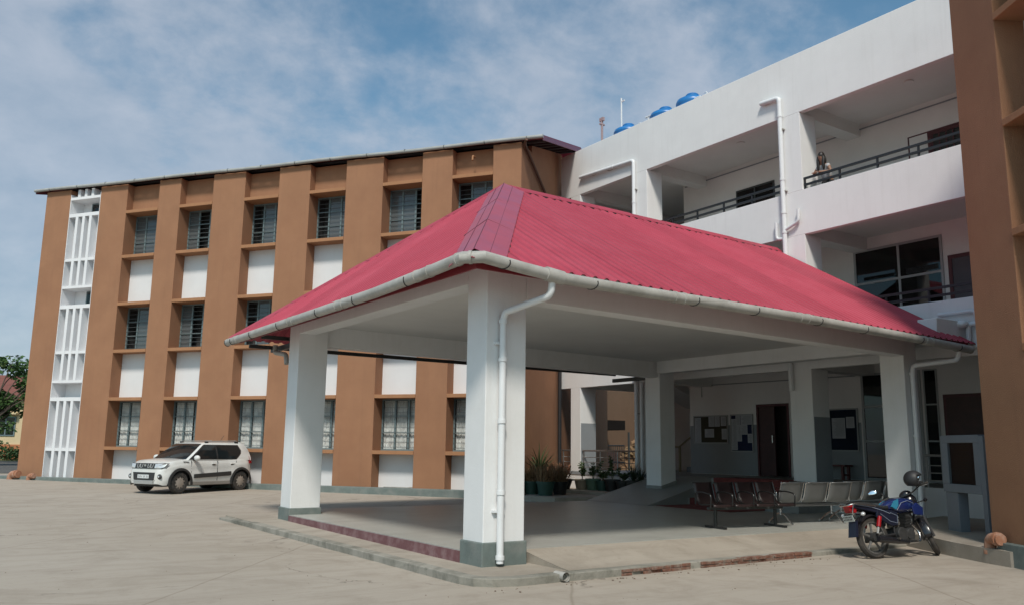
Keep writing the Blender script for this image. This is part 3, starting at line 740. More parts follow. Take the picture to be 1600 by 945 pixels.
# gutter pipe falling along the end wall, brown with a black drop
bp_ = MB(FA); bp_.tube(bend([(-1.95, .19, 10.6), (-1.82, .0, 10.55), (-1.80, -.3, 10.45), (-1.80, -3.5, 8.95), (-1.80, -3.65, 8.8), (-1.80, -3.75, 3.4)], .12), .045, 10)
bp_.build('gutter_pipe', pm('brown_pipe', (0.10, 0.045, 0.025), .6), wa, smooth=True)
bq = MB(FA); bq.tube([(-1.84, -3.62, 9.4), (-1.84, -3.62, .4)], .06, 10); bq.build('downpipe', black_metal, wa, smooth=True)
bq = MB(FA); bq.tube(bend([(1.38, -.44, 1.34), (1.38, -.41, 1.2), (1.38, -.41, .42), (1.62, .1, .40), (2.4, .17, .405)], .06), .016, 8); bq.build('water_pipe', pvc_old, wa, smooth=True)
# small brown spout near the top corner
MB(FA).tube(bend([(-.2, -.02, 10.3), (-.2, .12, 10.3), (-.2, .14, 10.15)], .05), .03, 10).build('spout', brown_ledge, wa, smooth=True)

HD = 57.6
wd = thing('brown_wing', 'tall shaded brown wing cut off by the right edge, next to the motorcycle', 'building', (13.0728, 6.399, 0), R(HD), 'mirrored brown wings')
FD = WM[wd.name]
pD = [(-.78, .33), (-3.15, -2.12), (-5.85, -4.5), (-8.55, -7.2), (-11.2, -9.9)]
bD = [(-2.12, -.78), (-4.5, -3.15), (-7.2, -5.85), (-9.9, -8.55)]
wing(wd, pD, bD, .0, 10.62, kinds=lambda b, f: ('curtain', None) if f == 0 else ('dark', 1))
bd = MB(FD); bd.ext(poly, 'x', -11.2, .328); bd.build('wall', brown, wd)
wing_roof(wd, FD, -11.8, .50)
MB(FD).box(-11.2, -.0, .004, .14, -.05, .315).build('plinth', plinth_green, wd, bevel=.012)

# terracotta drain elbows along the wall feet
def elbow(name_pos, d, label, s=1.0, big=False):
    m = MB(); p = Vector(name_pos); d = Vector(d)
    pts = bend([p - d * .28 * s, p, p - Vector((0, 0, .26 * s))], .16 * s, 6)
    m.tube(pts, .082 * s, 14)
    m.cyl(p - d * .05 * s + d * .0, p - d * .0 + d * .05 * s, .001, n=3)
    m.lathe([(.098 * s, -.03), (.098 * s, .03)], p - d * .20 * s, d, 14)
    m.lathe([(.098 * s, -.03), (.098 * s, .03)], p - Vector((0, 0, .2 * s)), (0, 0, 1), 14)
    o = m.build('clay_drain_elbow', terracotta, smooth=True); tag(o, label, 'drain pipe', 'clay drain elbows at the wall feet'); return o
def ad(t, y, z): return FA @ Vector((t, y, z))
def dd_(t, y, z): return FD @ Vector((t, y, z))
toA = (FA.to_3x3() @ Vector((-1, 0.1, 0))).normalized()
elbow(ad(17.08, .36, .46), toA * -1, 'big clay drain elbow at the far left foot of the long brown wing', 1.5)
elbow(ad(16.2, .38, .42), toA * -1, 'small clay drain elbow just right of the bigger one by the white slats', 1.0)
elbow(dd_(.13, .16, .36), (FD.to_3x3() @ Vector((1, .0, 0))), 'clay drain elbow at the corner of the shaded brown wing near the motorcycle', 1.0)

# ================================================================== WHITE BUILDING
wb = thing('white_building', 'white three-storey building with open verandahs and black railings behind the porch', 'building', (16.9, 14.0, 0))
BX, BW = 16.9, 19.6                                             # front face, verandah back wall
Y0, Y1 = 3.2, 21.95
# storey bands (parapet + edge beam) on the front
bands = [(3.49, 4.66), (6.72, 7.83), (9.82, 11.36)]
for z0, z1 in bands: MB().box(BX, BX + .16, Y0, Y1, z0, z1).build('parapet_band', white, wb, bevel=.008)
MB().box(BX, BX + .16, Y0, 11.995, .2, .885).build('plinth_wall', white, wb)
MB().box(BX, BX + .16, 17.62, Y1, .2, .80).build('plinth_wall', white, wb)
MB().box(BX - .02, BX + .18, 17.62, Y1, .802, .892).build('floor_edge', dado, wb)
# floors
MB().box(BX + .162, 24.0, Y0, Y1, .2, .888).build('verandah_floor', verandah_con, wb)
for z in (3.87, 7.05): MB().box(BX + .162, 24.0, Y0, Y1, z, z + .12).build('slab', ceil_paint, wb)
MB().box(BX + .162, 24.0, Y0, Y1, 10.15, 10.30).build('slab', ceil_paint, wb)
# columns between the bands
cy = [(20.93, 21.42), (17.78, 18.36), (12.36, 12.98), (6.9, 7.5)]
segs = [(.89, 3.49), (4.66, 6.72), (7.83, 9.82)]
for y0, y1 in cy:
    for i, (z0, z1) in enumerate(segs):
        c = MB().box(BX, BX + .62, y0, y1, z0, z1).build('column', white, wb, bevel=.008)
        if i == 0:
            MB().box(BX + .02, BX + .624, y0 - .004, y0 + .05, .90, 2.38).build('dado', dado, c)
# cross beams under each slab
for y0, y1 in cy:
    for z0, z1 in ((3.5, 3.87), (6.72, 7.05), (9.82, 10.15)):
        MB().box(BX + .165, BW, y0 + .1, y1 - .1, z0, z1).build('cross_beam', ceil_paint, wb)
# back wall of the verandahs
def backwall(y0, y1, z0, z1, name='inner_wall'): return MB().box(BW, BW + .2, y0, y1, z0, z1).build(name, inner_white, wb)
# ground floor: wall, stair hall opening between y 18.84 and 20.6
backwall(Y0, 15.12, .89, 3.87); backwall(16.23, 18.84, .89, 3.87); backwall(15.12, 16.23, 2.90, 3.87)
MB().box(BW + .45, BW + .5, 14.8, 16.5, .89, 3.0).build('dim_room_sheet', room_dark, wb)  # dark sheet close behind the doorway stands in for the unlit room
MB().box(BW - .006, BW + .0, 16.25, 18.83, .90, 2.33).build('dado', dado, wb)
MB().box(BW - .006, BW + .0, 12.92, 15.05, .90, 2.33).build('dado', dado, wb)
for z0, z1 in ((3.99, 7.05), (7.17, 10.15)):
    backwall(Y0, 18.9, z0, z1)
    MB().box(23.8, 24.0, 18.9, Y1, z0, z1).build('stair_hall_wall', inner_white, wb)
    MB().box(BX + .64, 23.8, Y1 - .05, Y1, z0, z1).build('stair_hall_wall', inner_white, wb)
MB().box(21.95, 22.05, 18.9, 22.7, .2, 3.87).build('stair_hall_wall', inner_white, wb)
MB().box(BW + .2, 23.9, 18.75, 18.9, .89, 10.15).build('stair_hall_wall', inner_white, wb)
MB().box(BW, BW + .5, 20.68, 21.0, .89, 3.87).build('column', dado, wb)
# the body of the building behind, with its roof slab
MB().box(24.0, 24.2, Y0, 18.9, .2, 11.0).build('rear_wall', white, wb)
# stairs seen through the hall opening
sm = MB()
for i in range(4): sm.box(20.6 + .27 * i, 20.6 + .27 * (i + 1), 18.92, 20.0, .89 + .0 + .16 * i, .89 + .16 * (i + 1))
sm.build('stair_flight', dado, wb)
sm = MB()
sm.ext([(20.2, 3.85), (21.9, 3.25), (21.9, 3.02), (20.2, 3.62)], 'y', 20.05, 21.2); sm.build('stair_flight', ceil_paint, wb)
hr = MB(); hr.box(20.3, 20.36, 20.0, 20.06, .89, 1.72); hr.tube([(20.33, 20.03, 1.70), (21.8, 20.03, 2.6)], .03, 8); hr.box(20.30, 20.36, 20.02, 20.7, 1.66, 1.72)
hr.build('stair_rail', pm('ochre_rail', (.3, .24, .15), .5), wb)

def framed(name, y0, y1, z0, z1, vs_, hs, fm_, gm, w=.06, x=BW, proud=.03):
    m = MB(); a = x - proud; b = x + .01
    m.box(a, b, y0, y1, z0, z0 + w); m.box(a, b, y0, y1, z1 - w, z1); m.box(a, b, y0, y0 + w, z0 + w, z1 - w); m.box(a, b, y1 - w, y1, z0 + w, z1 - w)
    ys = [y0 + w] + sorted(vs_) + [y1 - w]
    for v in vs_: m.box(a, b, v - w / 2, v + w / 2, z0 + w, z1 - w)
    for h in hs:
        for ya, yb in zip(ys, ys[1:]):
            pa = ya + (w / 2 if ya in vs_ else 0); pb = yb - (w / 2 if yb in vs_ else 0)
            m.box(a, b, pa, pb, h - w / 2, h + w / 2)
    f = m.build(name, fm_, wb)
    MB().box(x - proud + .018, x - proud + .022, y0 + w - .005, y1 - w + .005, z0 + w - .005, z1 - w + .005).build('pane', gm, f)
    return f
alu = pm('aluminium_frame', (.34, .35, .36), .45, .04, 4)
maroon_frame = pm('maroon_frame_paint', (.085, .02, .025), .5)
# ground floor glazing and doors
framed('glazed_front', 11.27, 12.86, .90, 3.56, [12.05], [1.86, 2.72], alu, pane_black)
framed('glazed_front', 10.86, 11.20, .90, 3.56, [], [1.86, 2.72], alu, pane_black, w=.035)
d2 = framed('double_door', 8.4, 10.74, .90, 2.94, [9.57], [], maroon_frame, pane_black, w=.08)
MB().box(BW - .04, BW - .036, 8.48, 10.66, .98, 2.86).build('door_leaf', maroon_wood, d2)
hd = MB()
for y in (9.47, 9.67): hd.tube([(BW - .06, y, 2.25), (BW - .09, y, 2.3), (BW - .09, y, 2.7), (BW - .06, y, 2.75)], .012, 6)
hd.build('handle', chrome, d2)
# double door standing half open
dr = MB(); dr.box(BW - .03, BW + .1, 16.17, 16.23, .89, 2.9); dr.box(BW - .03, BW + .1, 15.12, 15.18, .89, 2.9); dr.box(BW - .03, BW + .1, 15.18, 16.17, 2.83, 2.9)
drf = dr.build('entrance_door', maroon_frame, wb)
lf = MB(); lf.box(BW + .0, BW + .04, 15.62, 16.165, .90, 2.825)
lo = lf.build('door_leaf', maroon_wood, drf)
hk = MB(); hk.tube([(BW - .01, 15.68, 1.8), (BW - .05, 15.68, 1.82), (BW - .05, 15.68, 2.02), (BW - .01, 15.68, 2.04)], .01, 6); hk.build('handle', chrome, drf)
# first floor window and door
framed('office_window', 10.50, 12.86, 4.75, 6.75, [11.62], [5.86], alu, pane_black, w=.06)
bl = MB()
for a, b, z0, z1 in ((11.75, 12.6, 5.93, 6.02), (10.62, 11.45, 5.93, 6.06)): bl.box(BW - .012, BW - .009, a, b, z0, z1)
bl.build('paper_stack', paper_white, wb)
d1 = framed('office_door', 9.2, 10.38, 4.0, 6.2, [], [], maroon_frame, pm('grey_door_paint', (.075, .07, .08), .5), w=.09)
# second floor: dark window, maroon gate with lattice
framed('office_window', 15.28, 16.70, 8.05, 9.36, [16.0], [], dark_metal, pane_black, w=.05)
framed('office_window', 19.0, 20.9, 4.9, 6.7, [], [], dark_metal, pane_black, w=.05, x=23.8)
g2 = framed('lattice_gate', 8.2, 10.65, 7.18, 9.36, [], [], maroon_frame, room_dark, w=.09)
lt = MB()
y = 8.3
while y < 10.55:
    lt.box(BW - .036, BW - .028, y, y + .03, 7.27, 9.27); y += .17
lt.build('lattice', maroon_frame, g2)
pf = MB(); pf.tube([(BW - .45, 10.9, 7.17), (BW - .45, 10.9, 9.2), (BW - .45, 9.0, 9.2)], .022, 8); pf.build('pipe_frame', maroon_frame, wb, smooth=True)
# railings on the balconies: two black rails on short posts
def rail(y0, y1, zt, x=BX + .07):
    m = MB(); m.box(x - .025, x + .025, y0, y1, zt + .26, zt + .31); m.box(x - .025, x + .025, y0, y1, zt + .10, zt + .15)
    n = max(2, int(round((y1 - y0) / 1.05))); 
    for i in range(n + 1):
        y = y0 + .02 + (y1 - y0 - .04) * i / n; m.box(x - .02, x + .02, y - .02, y + .02, zt, zt + .26)
    m.build('balcony_railing', black_metal, wb)
ys = [Y0] + [v for c in reversed(cy) for v in c] + [Y1]
for zt in (4.66, 7.83):
    for i in range(0, len(ys), 2): rail(ys[i], ys[i + 1], zt)
# low steel railing of the ground floor verandah
def lowrail(y0, y1):
    m = MB(); x = BX + .06
    m.tube([(x, y0, 1.53), (x, y1, 1.53)], .026, 8)
    for z in (1.03, 1.18, 1.33): m.tube([(x, y0, z), (x, y1, z)], .011, 6)
    n = max(1, int(round((y1 - y0) / .95)))
    for i in range(n + 1):
        y = y0 + .06 + (y1 - y0 - .12) * i / n; m.cyl((x, y, .88), (x, y, 1.53), .02, n=8)
    m.build('steel_railing', steel, wb, smooth=True)
lowrail(18.4, 20.9); lowrail(21.44, Y1 - .02); lowrail(7.6, 9.8)
# rain and waste pipes on the front
def pipe(path, r, rings=(), clips=()):
    m = MB().tube(bend(path, .09), r, 10)
    for p, d in rings: ring(m, p, d, r * 1.17, .05)
    o = m.build('rain_pipe', pvc, wb, smooth=True)
    if clips:
        c = MB()
        for p in clips: c.box(p[0] - .01, p[0] + .08, p[1] - r - .03, p[1] + r + .03, p[2] - .015, p[2] + .015)
        c.build('pipe_clip', pvc_old, o)
PX = BX - .075
pipe([(PX, 20.85, 10.36), (PX, 18.27, 10.22), (PX, 18.27, .95)], .058, [((PX, 19.2, 10.27), (0, 1, -.05)), ((PX, 18.27, 8.9), (0, 0, 1)), ((PX, 18.27, 6.2), (0, 0, 1)), ((PX, 18.27, 3.2), (0, 0, 1)), ((PX, 18.27, 2.4), (0, 0, 1))], [(PX, 20.2, 10.3), (PX, 19.4, 10.24), (PX, 18.27, 9.3), (PX, 18.27, 2.6)])
pipe([(PX, 18.05, 3.48), (PX, 18.05, .95)], .05, [((PX, 18.05, 2.7), (0, 0, 1))])
pipe([(PX, 13.45, 10.38), (PX, 12.88, 10.34), (PX, 12.88, 3.0)], .06, [((PX, 12.88, 9.85), (0, 0, 1)), ((PX, 12.88, 8.2), (0, 0, 1)), ((PX, 12.88, 7.35), (0, 0, 1)), ((PX, 12.88, 6.85), (0, 0, 1)), ((PX, 12.88, 6.2), (0, 0, 1))], [(PX, 13.3, 10.36), (PX, 12.88, 9.5), (PX, 12.88, 7.9)])
pipe([(PX, 13.12, 7.15), (PX, 13.12, 6.72), (PX, 12.9, 6.70)], .04); pipe([(PX, 12.46, 7.35), (PX, 12.46, 7.05), (PX, 12.88, 6.9)], .04)
pipe([(PX - .02, 8.2, 4.10), (PX - .02, 8.6, 4.10), (PX - .02, 8.62, 3.66), (PX - .02, 7.7, 3.64)], .05); pipe([(PX, 9.2, 4.36), (PX, 8.45, 4.36), (PX, 8.4, 3.9)], .04)
MB().ell((PX - .12, 8.68, 4.10), (.10, .13, .08)).build('pipe_trap', pvc, wb, smooth=True)
bx = MB(); bx.hexa([(15.95, 8.78, 3.86), (16.88, 8.72, 3.74), (16.88, 9.14, 3.74), (15.95, 9.14, 3.86)], [(15.95, 8.76, 4.17), (16.88, 8.70, 4.17), (16.88, 9.16, 4.17), (15.95, 9.16, 4.17)])
bx.build('pipe_box', porch_white, wb, bevel=.012)
# strip light and ceiling spots
MB().box(17.6, 18.7, 19.3, 19.36, 3.80, 3.85).build('strip_light', pm('tube_light', (.8, .8, .8), .4), wb)
for y, z in ((15.2, 10.148), (10.2, 10.148)): MB().cyl((18.1, y, z - .03), (18.1, y, z), .11, n=16).build('ceiling_spot', ceil_paint, wb)
cd = MB(); cd.tube([(BW - .03, 18.8, 10.02), (BW - .03, 8, 10.0)], .018, 6); cd.build('cable_conduit', dado, wb)
cd = MB().tube([(BW - .03, 18.3, 3.2), (BW - .03, 18.3, 3.55), (BW - .03, 13, 3.52)], .015, 6); cd.build('cable_conduit', dado, wb)

# ------------------------------------------------------------------ on the roof
blue_pl = pm('blue_tank_plastic', (0.02, 0.16, 0.42), .35, .08, 3)
def tank(y, x, zt, label, first=None):
    t = thing('water_tank', label, 'water tank', (x, y, 10.3), 0, 'blue water tanks on the roof')
    m = MB(); R0 = .52; H = zt - 10.3
    prof = [(R0 * .9, .35), (R0, .42)]
    z = .5
    while z < H - .42: prof += [(R0, z), (R0 * .965, z + .03), (R0 * .965, z + .10), (R0, z + .13)]; z += .24
    prof += [(R0, H - .30), (R0 * .93, H - .22), (R0 * .62, H - .13), (R0 * .40, H - .08), (R0 * .40, H - .03), (R0 * .34, H), (0.01, H + .01)]
    m.lathe(prof, (0, 0, 0), n=28); m.build('tank_body', blue_pl, t, smooth=True, local=True)
    MB().box(-.55, .55, -.55, .55, 0, .35).build('tank_stand', white, t, local=True)
    v = MB().tube(bend([(0, -.62, H - 1.0), (0, -.62, H - .12), (0, -.50, H - .12)], .04), .02, 8); v.build('overflow_pipe', pvc, t, smooth=True, local=True)
    return t
tank(20.86, 19.0, 12.70, 'blue water tank furthest left on the white roof, near the tall white pole')
tank(19.05, 19.0, 12.70, 'middle blue water tank peeping over the white parapet')
tank(17.85, 19.0, 12.75, 'blue water tank furthest right on the white roof')
po = MB(); po.cyl((18.6, 20.77, 10.3), (18.6, 20.77, 13.55), .028, n=8); po.box(18.58, 18.62, 20.6, 20.78, 13.40, 13.44)
tag(po.build('roof_pole', pvc), 'tall thin white pole standing on the roof beside the leftmost blue tank', 'pole')
po = MB(); po.cyl((18.4, 21.57, 10.3), (18.4, 21.57, 12.95), .04, n=8); po.box(18.36, 18.44, 21.47, 21.67, 12.92, 13.05); po.cyl((18.3, 21.57, 12.8), (18.5, 21.57, 12.8), .04, n=8)
tag(po.build('lamp_post', pm('faded_pink_paint', (.35, .25, .25), .6)), 'short pinkish post with a small lamp head at the left end of the white parapet', 'lamp post')
for y, z, lb in ((19.55, 12.5, 'short white tee pipe leaning by the middle blue tank'), (17.35, 12.4, 'short white tee pipe right of the blue tanks')):
    po = MB(); po.cyl((18.7, y - .05, 10.3), (18.7, y, z), .03, n=8); po.cyl((18.7, y - .12, z), (18.7, y + .12, z), .035, n=8)
    tag(po.build('vent_pipe', pvc), lb, 'vent pipe')

# ------------------------------------------------------------------ things beyond
# earth bank, tan house and iron canopy behind the passage
eb = MB(); vs = []; fs = []
nx, ny = 40, 60
for i in range(nx + 1):
    for j in range(ny + 1):
        y = 26 + 10 * j / ny; f = i / nx; z = .3 + 4.6 * f ** 1.2; x = 28.2 + 2.6 * f + .25 * math.sin(j * .5 + i * .4) + jit(.09)
        vs.append((x, y, z + jit(.09)))
for i in range(nx):
    for j in range(ny): a = i * (ny + 1) + j; fs.append((a, a + 1, a + ny + 2, a + ny + 1))
eb.add(vs, fs)
struct('earth_bank', eb, pm('bare_earth', (.20, .125, .07), .95, .35, 2.5, .8, 12, tint=(.10, .08, .04), tamt=.9, tscale=1.2), fix=False)
hb = thing('tan_house', 'tan rendered wall of a house glimpsed through the verandah passage', 'house', (30, 33.6, .3))
MB().box(27.6, 32, 32.35, 37, .2, 5.2).build('wall', pm('shade_darkened_tan', (.13, .08, .05), .9, .08, 2, streak=.2), hb)  # tan darkened to put the shadow on this wall into its colour
MB().box(27.2, 32.4, 32.2, 37.4, 5.2, 5.35).build('roof', dark_metal, hb)
MB().box(27.57, 27.6, 33.2, 34.0, 1.3, 2.6).build('window', room_dark, hb)
cn = thing('iron_canopy', 'dark iron canopy on posts behind the verandah passage', 'canopy', (26.6, 32, .3))
MB().box(25.8, 27.4, 30.55, 33.6, 2.5, 2.95).build('roof', pm('canopy_black', (.015, .013, .012), .95, .1, 3, spec=.05), cn)  # near-black canopy with hardly any sheen
pp = MB()
for x, y in ((25.9, 30.2), (25.9, 33.4), (27.3, 30.2), (27.3, 33.4)): pp.box(x, x + .07, y, y + .07, .3, 2.4)
pp.build('post', dark_metal, cn)
MB().box(26.2, 27.2, 30.8, 31.6, .3, 1.5).build('crate', pm('dark_brown', (.05, .025, .02), .8), cn)
fr_ = MB()
for z in (1.75, 1.05): fr_.tube([(24.6, 27.5, z), (24.6, 30.4, z)], .03, 6)
y = 27.5
while y < 30.4: fr_.box(24.59, 24.61, y, y + .02, .9, 1.75); y += .14
tag(fr_.build('yard_railing', dark_metal), 'dark yard railing behind the passage of the white building', 'railing')

def leafmat(name, rgb, rgb2):
    m = pm(name, rgb, .6, .3, 2.5, tint=rgb2, tamt=.9, tscale=1.6, spec=.3)
    return m
leaf_a = leafmat('leaf_green', (.045, .10, .028), (.10, .15, .04)); leaf_b = leafmat('leaf_dark', (.03, .07, .022), (.07, .11, .035))
bark = pm('bark', (.12, .09, .07), .9, .3, 6, .6, 20)
def leaf(mb, p, d, l, w, rng):
    d = d.normalized(); a = d.orthogonal().normalized(); a.rotate(Matrix.Rotation(rng.uniform(0, 6.28), 3, d)); b = p + d * l
    mb.add([p, p + d * l * .5 + a * w, b, p + d * l * .5 - a * w], [(0, 1, 2, 3)])
def tree(loc, h, rad, label, cat='tree', n=2600, mat=leaf_a, seed=1, lsz=.16, clumps=16, trunk=.14, flat=.55):
    rng = random.Random(seed); t = thing('tree', label, cat, loc)
    tr = MB(); crown = MB(); cl = []
    tr.tube([(0, 0, -.2), (.08, .04, h * .3), (-.05, .1, h * .55), (.05, 0, h * .72)], trunk, 8, radii=[trunk, trunk * .8, trunk * .6, trunk * .35])
    for i in range(clumps):
        a = rng.uniform(0, 6.28); q = rad * math.sqrt(rng.random()) ; z = h * (.48 + .47 * rng.random()) * (1 - .18 * (q / rad))
        c = Vector((q * math.cos(a), q * math.sin(a), z)); cl.append((c, rng.uniform(.35, .7) * rad * .48))
        s0 = Vector((0, .05, h * rng.uniform(.3, .6)))
        tr.tube([s0, s0.lerp(c, .5) + Vector((0, 0, .15)), c], .03, 6, radii=[trunk * .35, trunk * .22, .012])
    for k in range(n):
        c, r = rng.choice(cl)
        d = Vector((rng.gauss(0, 1), rng.gauss(0, 1), rng.gauss(0, 1))).normalized(); p = c + Vector((d.x * r, d.y * r, d.z * r * flat)) * (rng.random() ** .35)
        leaf(crown, p, Vector((d.x, d.y, d.z * .4 - .35)) + Vector((rng.gauss(0, .4), rng.gauss(0, .4), 0)), lsz * rng.uniform(.7, 1.3), lsz * .28, rng)
    tr.build('trunk', bark, t, local=True, smooth=True); crown.build('crown', mat, t, local=True, fix=False)
    return t
def at(u, v, z=None):
    p = HU * u + HR * v; return (p.x, p.y, gz(p.x, p.y) if z is None else z)
tree(at(45, -27.3), 6.2, 2.3, 'leafy green tree behind the far left end of the long brown wing', n=5200, seed=4, lsz=.24, clumps=34, flat=.45)
tree(at(52, -33.5), 5.2, 3.0, 'broad green tree at the extreme left edge in front of the cream house', n=3000, seed=9, lsz=.24, clumps=20)
tree((27, 14.7, 0.2), 19.0, 1.6, 'green treetop just showing above the white parapet at the top right', n=2600, seed=3, lsz=.3, clumps=14, trunk=.22, mat=leaf_b)
# cream house far left
ch = thing('cream_house', 'cream house with an orange base and red roof, half hidden at the far left edge', 'house', at(62, -36.0), R(55.8 - 90 + 0))
cream = pm('cream_paint', (.60, .47, .29), .8, .05, 1); orange = pm('orange_paint', (.42, .16, .07), .8, .08, 1)
MB().box(-9, 4.2, -.1, 8, .0, 1.1).build('base', orange, ch, local=True)
MB().box(-9, 4.2, 0, 8, 1.1, 4.3).build('wall', cream, ch, local=True)
MB().box(-9.4, 4.6, -.5, 8.4, 4.3, 4.5).build('cornice', orange, ch, local=True)
MB().ext([(-.7, 4.5), (8.7, 4.5), (4, 6.4)], 'x', -9.6, 4.8).build('roof', pm('rust_roof', (.19, .065, .045), .7, .2, 2), ch, local=True)
MB().box(3.2, 4.0, .4, 1.2, 4.6, 7.0).build('chimney', pm('rust_wall', (.13, .05, .04), .8), ch, local=True)
for x in (-4.2, -.6, 2.4):
    f = MB().box(x - .7, x + .7, -.06, -.002, 1.7, 3.1).build('window', frame_teal, ch, local=True)
    MB().box(x - .6, x - .05, -.08, -.062, 1.8, 3.0).build('pane', pane_black, f, local=True); MB().box(x + .05, x + .6, -.08, -.062, 1.8, 3.0).build('pane', pane_black, f, local=True)
    MB().box(x - .9, x + .9, -.5, -.002, 3.25, 3.35).build('sunshade', cream, ch, local=True)
# hedge and asphalt lane at the far left
rng = random.Random(11); hg = MB()
for k in range(5200):
    u = 57.5 + rng.random() * 1.6; v = -44 + rng.random() * 14; z = .3 + rng.random() ** .8 * (1.0 + .35 * math.sin(v * 2.1))
    p = at(u, v); leaf(hg, Vector((p[0], p[1], z)), Vector((rng.gauss(0, 1), rng.gauss(0, 1), .6)), .2, .06, rng)
tag(hg.build('hedge', leaf_b, fix=False), 'low ragged green hedge in front of the cream house at far left', 'hedge')
ln = MB(); q = [at(33.5, -27), at(40, -60), at(57, -60), at(57, -15), at(36, -15), at(35, -20)]
ln.prism([(p[0], p[1]) for p in reversed(q)], lambda x, y: .28, lambda x, y: gz(x, y) + .02)
struct('asphalt_lane', ln, concrete_mat('lane_asphalt', (.10, .095, .09), (.06, .055, .05), (.14, .13, .12), cracks=False))
pt = MB(); q = [at(56.8, -60), at(200, -200), at(200, 0), at(56.8, -10)]
pt.prism([(p[0], p[1]) for p in q], lambda x, y: .25, lambda x, y: gz(x, y) + .03)
gr_ = struct('verge', pt, pm('grassy_earth', (.10, .12, .05), .95, .3, .8, .3, 6, tint=(.22, .17, .11), tamt=.8, tscale=.5))

# ================================================================== PARKED CAR
def lerp_tab(tab, x):
    if x <= tab[0][0]: return tab[0][1]
    for (a, fa_), (b, fb) in zip(tab, tab[1:]):
        if x <= b:
            t = (x - a) / (b - a); t = t * t * (3 - 2 * t) if False else t
            return fa_ + (fb - fa_) * t
    return tab[-1][1]
car_white = pm('car_pearl_white', (.66, .66, .64), .28, .02, 2, spec=.5, coat=.6, tint=(.46, .42, .36), tamt=.3, tscale=1.8)
car_black = pm('black_plastic_trim', (.028, .028, .028), .55, .15, 8)
car_glass = pm('car_glass', (.012, .016, .018), .05, .0, 1, spec=.4)
silver_pl = pm('silver_plastic', (.42, .42, .41), .4, .05, 5, metal=.4)
dusty_rim = pm('dusty_rim', (.34, .30, .26), .5, .15, 8, metal=.3)
lamp_glass = pm('lamp_lens', (.62, .63, .64), .12, .1, 14, spec=.8, metal=.3)
red_lens = pm('red_lens', (.30, .008, .012), .2, .05, 5, spec=.6)
CAR_POS = None
def make_car(loc, rz, sc=1.0):
    t = thing('parked_car', 'white small hatchback with black grille and wheel arches parked facing left by the brown wall', 'car', loc, rz)
    t.scale = (sc, sc, sc)
    FXA, RXA, WR = 1.19, -1.245, .315
    top = [(-1.84, 1.00), (-1.75, 1.05), (-1.5, 1.06), (-.3, 1.00), (.85, 1.00), (1.05, 1.01), (1.35, .985), (1.62, .935), (1.78, .885), (1.86, .83)]
    wid = [(-1.84, .64), (-1.80, .71), (-1.72, .775), (-1.55, .82), (-1.2, .845), (1.15, .845), (1.45, .825), (1.62, .79), (1.74, .74), (1.82, .66), (1.86, .56)]
    bot = [(-1.84, .40), (-1.75, .32), (-1.5, .27), (1.5, .24), (1.75, .24), (1.86, .29)]
    xs = sorted(set([-1.84, -1.80, -1.76, -1.72, 1.86, 1.84, 1.81, 1.78, 1.74] + [round(-1.68 + i * .06, 3) for i in range(57)]))
    prof = [(0, .93), (.12, .975), (.30, 1.0), (.50, .985), (.60, .965), (.66, .975), (.80, .975), (.92, .955), (1.0, .915)]
    b = MB(); vs = []; fs = []; ncol = None
    for x in xs:
        zt = lerp_tab(top, x); w = lerp_tab(wid, x); zb = lerp_tab(bot, x)
        arch = False
        for ax_ in (FXA, RXA):
            if abs(x - ax_) < .395:
                za = .30 + math.sqrt(max(.395 ** 2 - (x - ax_) ** 2, 0))
                if za > zb: zb = za; arch = True
        flare = 0
        for ax_ in (FXA, RXA):
            flare = max(flare, .022 * math.exp(-((x - ax_) / .42) ** 4))
        left = []
        for f, s_ in prof:
            z = zb + (zt - zb) * f
            fr0 = (z - .24) / (zt - .24)
            s2 = lerp_tab(prof, fr0)
            xo = 0
            if x > 1.5: xo = -(x - 1.5) / .36 * .13 * max(0, (z - .62) / .35) - (x - 1.5) / .36 * .05 * max(0, (.42 - z) / .2)
            if x < -1.5: xo = (-1.5 - x) / .34 * .10 * max(0, (z - .75) / .3) + (-1.5 - x) / .34 * .05 * max(0, (.45 - z) / .2)
            left.append((x + xo, w * s2 + flare * (1 if .15 < fr0 < .8 else .3), z))
        xe = left[-1][0]; ye = left[-1][1]
        mid = [(xe, ye * q, zt + .035 * (1 - q * q) * (1 if x > -1.7 else .3)) for q in (.85, .5, 0, -.5, -.85)]
        row = left + mid + [(p[0], -p[1], p[2]) for p in reversed(left)]
        ncol = len(row); vs += row
    m = len(xs)
    for i in range(m - 1):
        for j in range(ncol - 1): fs.append((i * ncol + j, (i + 1) * ncol + j, (i + 1) * ncol + j + 1, i * ncol + j + 1))
    fs.append(tuple(range(ncol))); fs.append(tuple(range((m - 1) * ncol, m * ncol)))
    b.add(vs, fs)
    # upper body: pillars and roof
    def ring(x0, x1, y, z):                                     # windscreen side front, rear
        return (x0, x1, y, z)
    lv = [(.985, .98, -1.74, .795), (1.12, .80, -1.72, .775), (1.30, .545, -1.66, .715), (1.44, .345, -1.575, .655), (1.505, .22, -1.49, .62), (1.545, .02, -1.40, .55), (1.565, -.3, -1.25, .35)]
    gv = []; gf = []
    for z, xf, xr, y in lv:
        cr = .10 if z < 1.5 else .05
        row = []
        for q in (0, .35, .7, .93): row.append((xf + cr * (1 - q * q) * .9, y * q, z))
        row.append((xf - .05, y, z))
        for k in range(1, 6): row.append((xf - .05 + (xr + .05 - xf + .05) * k / 5, y, z))
        for q in (.93, .6, 0): row.append((xr - .04 * (1 - q * q), y * q, z))
        full = row + [(p[0], -p[1], p[2]) for p in reversed(row[1:-1])]
        gv += full; nr = len(full)
    for i in range(len(lv) - 1):
        for j in range(nr): gf.append((i * nr + j, i * nr + (j + 1) % nr, (i + 1) * nr + (j + 1) % nr, (i + 1) * nr + j))
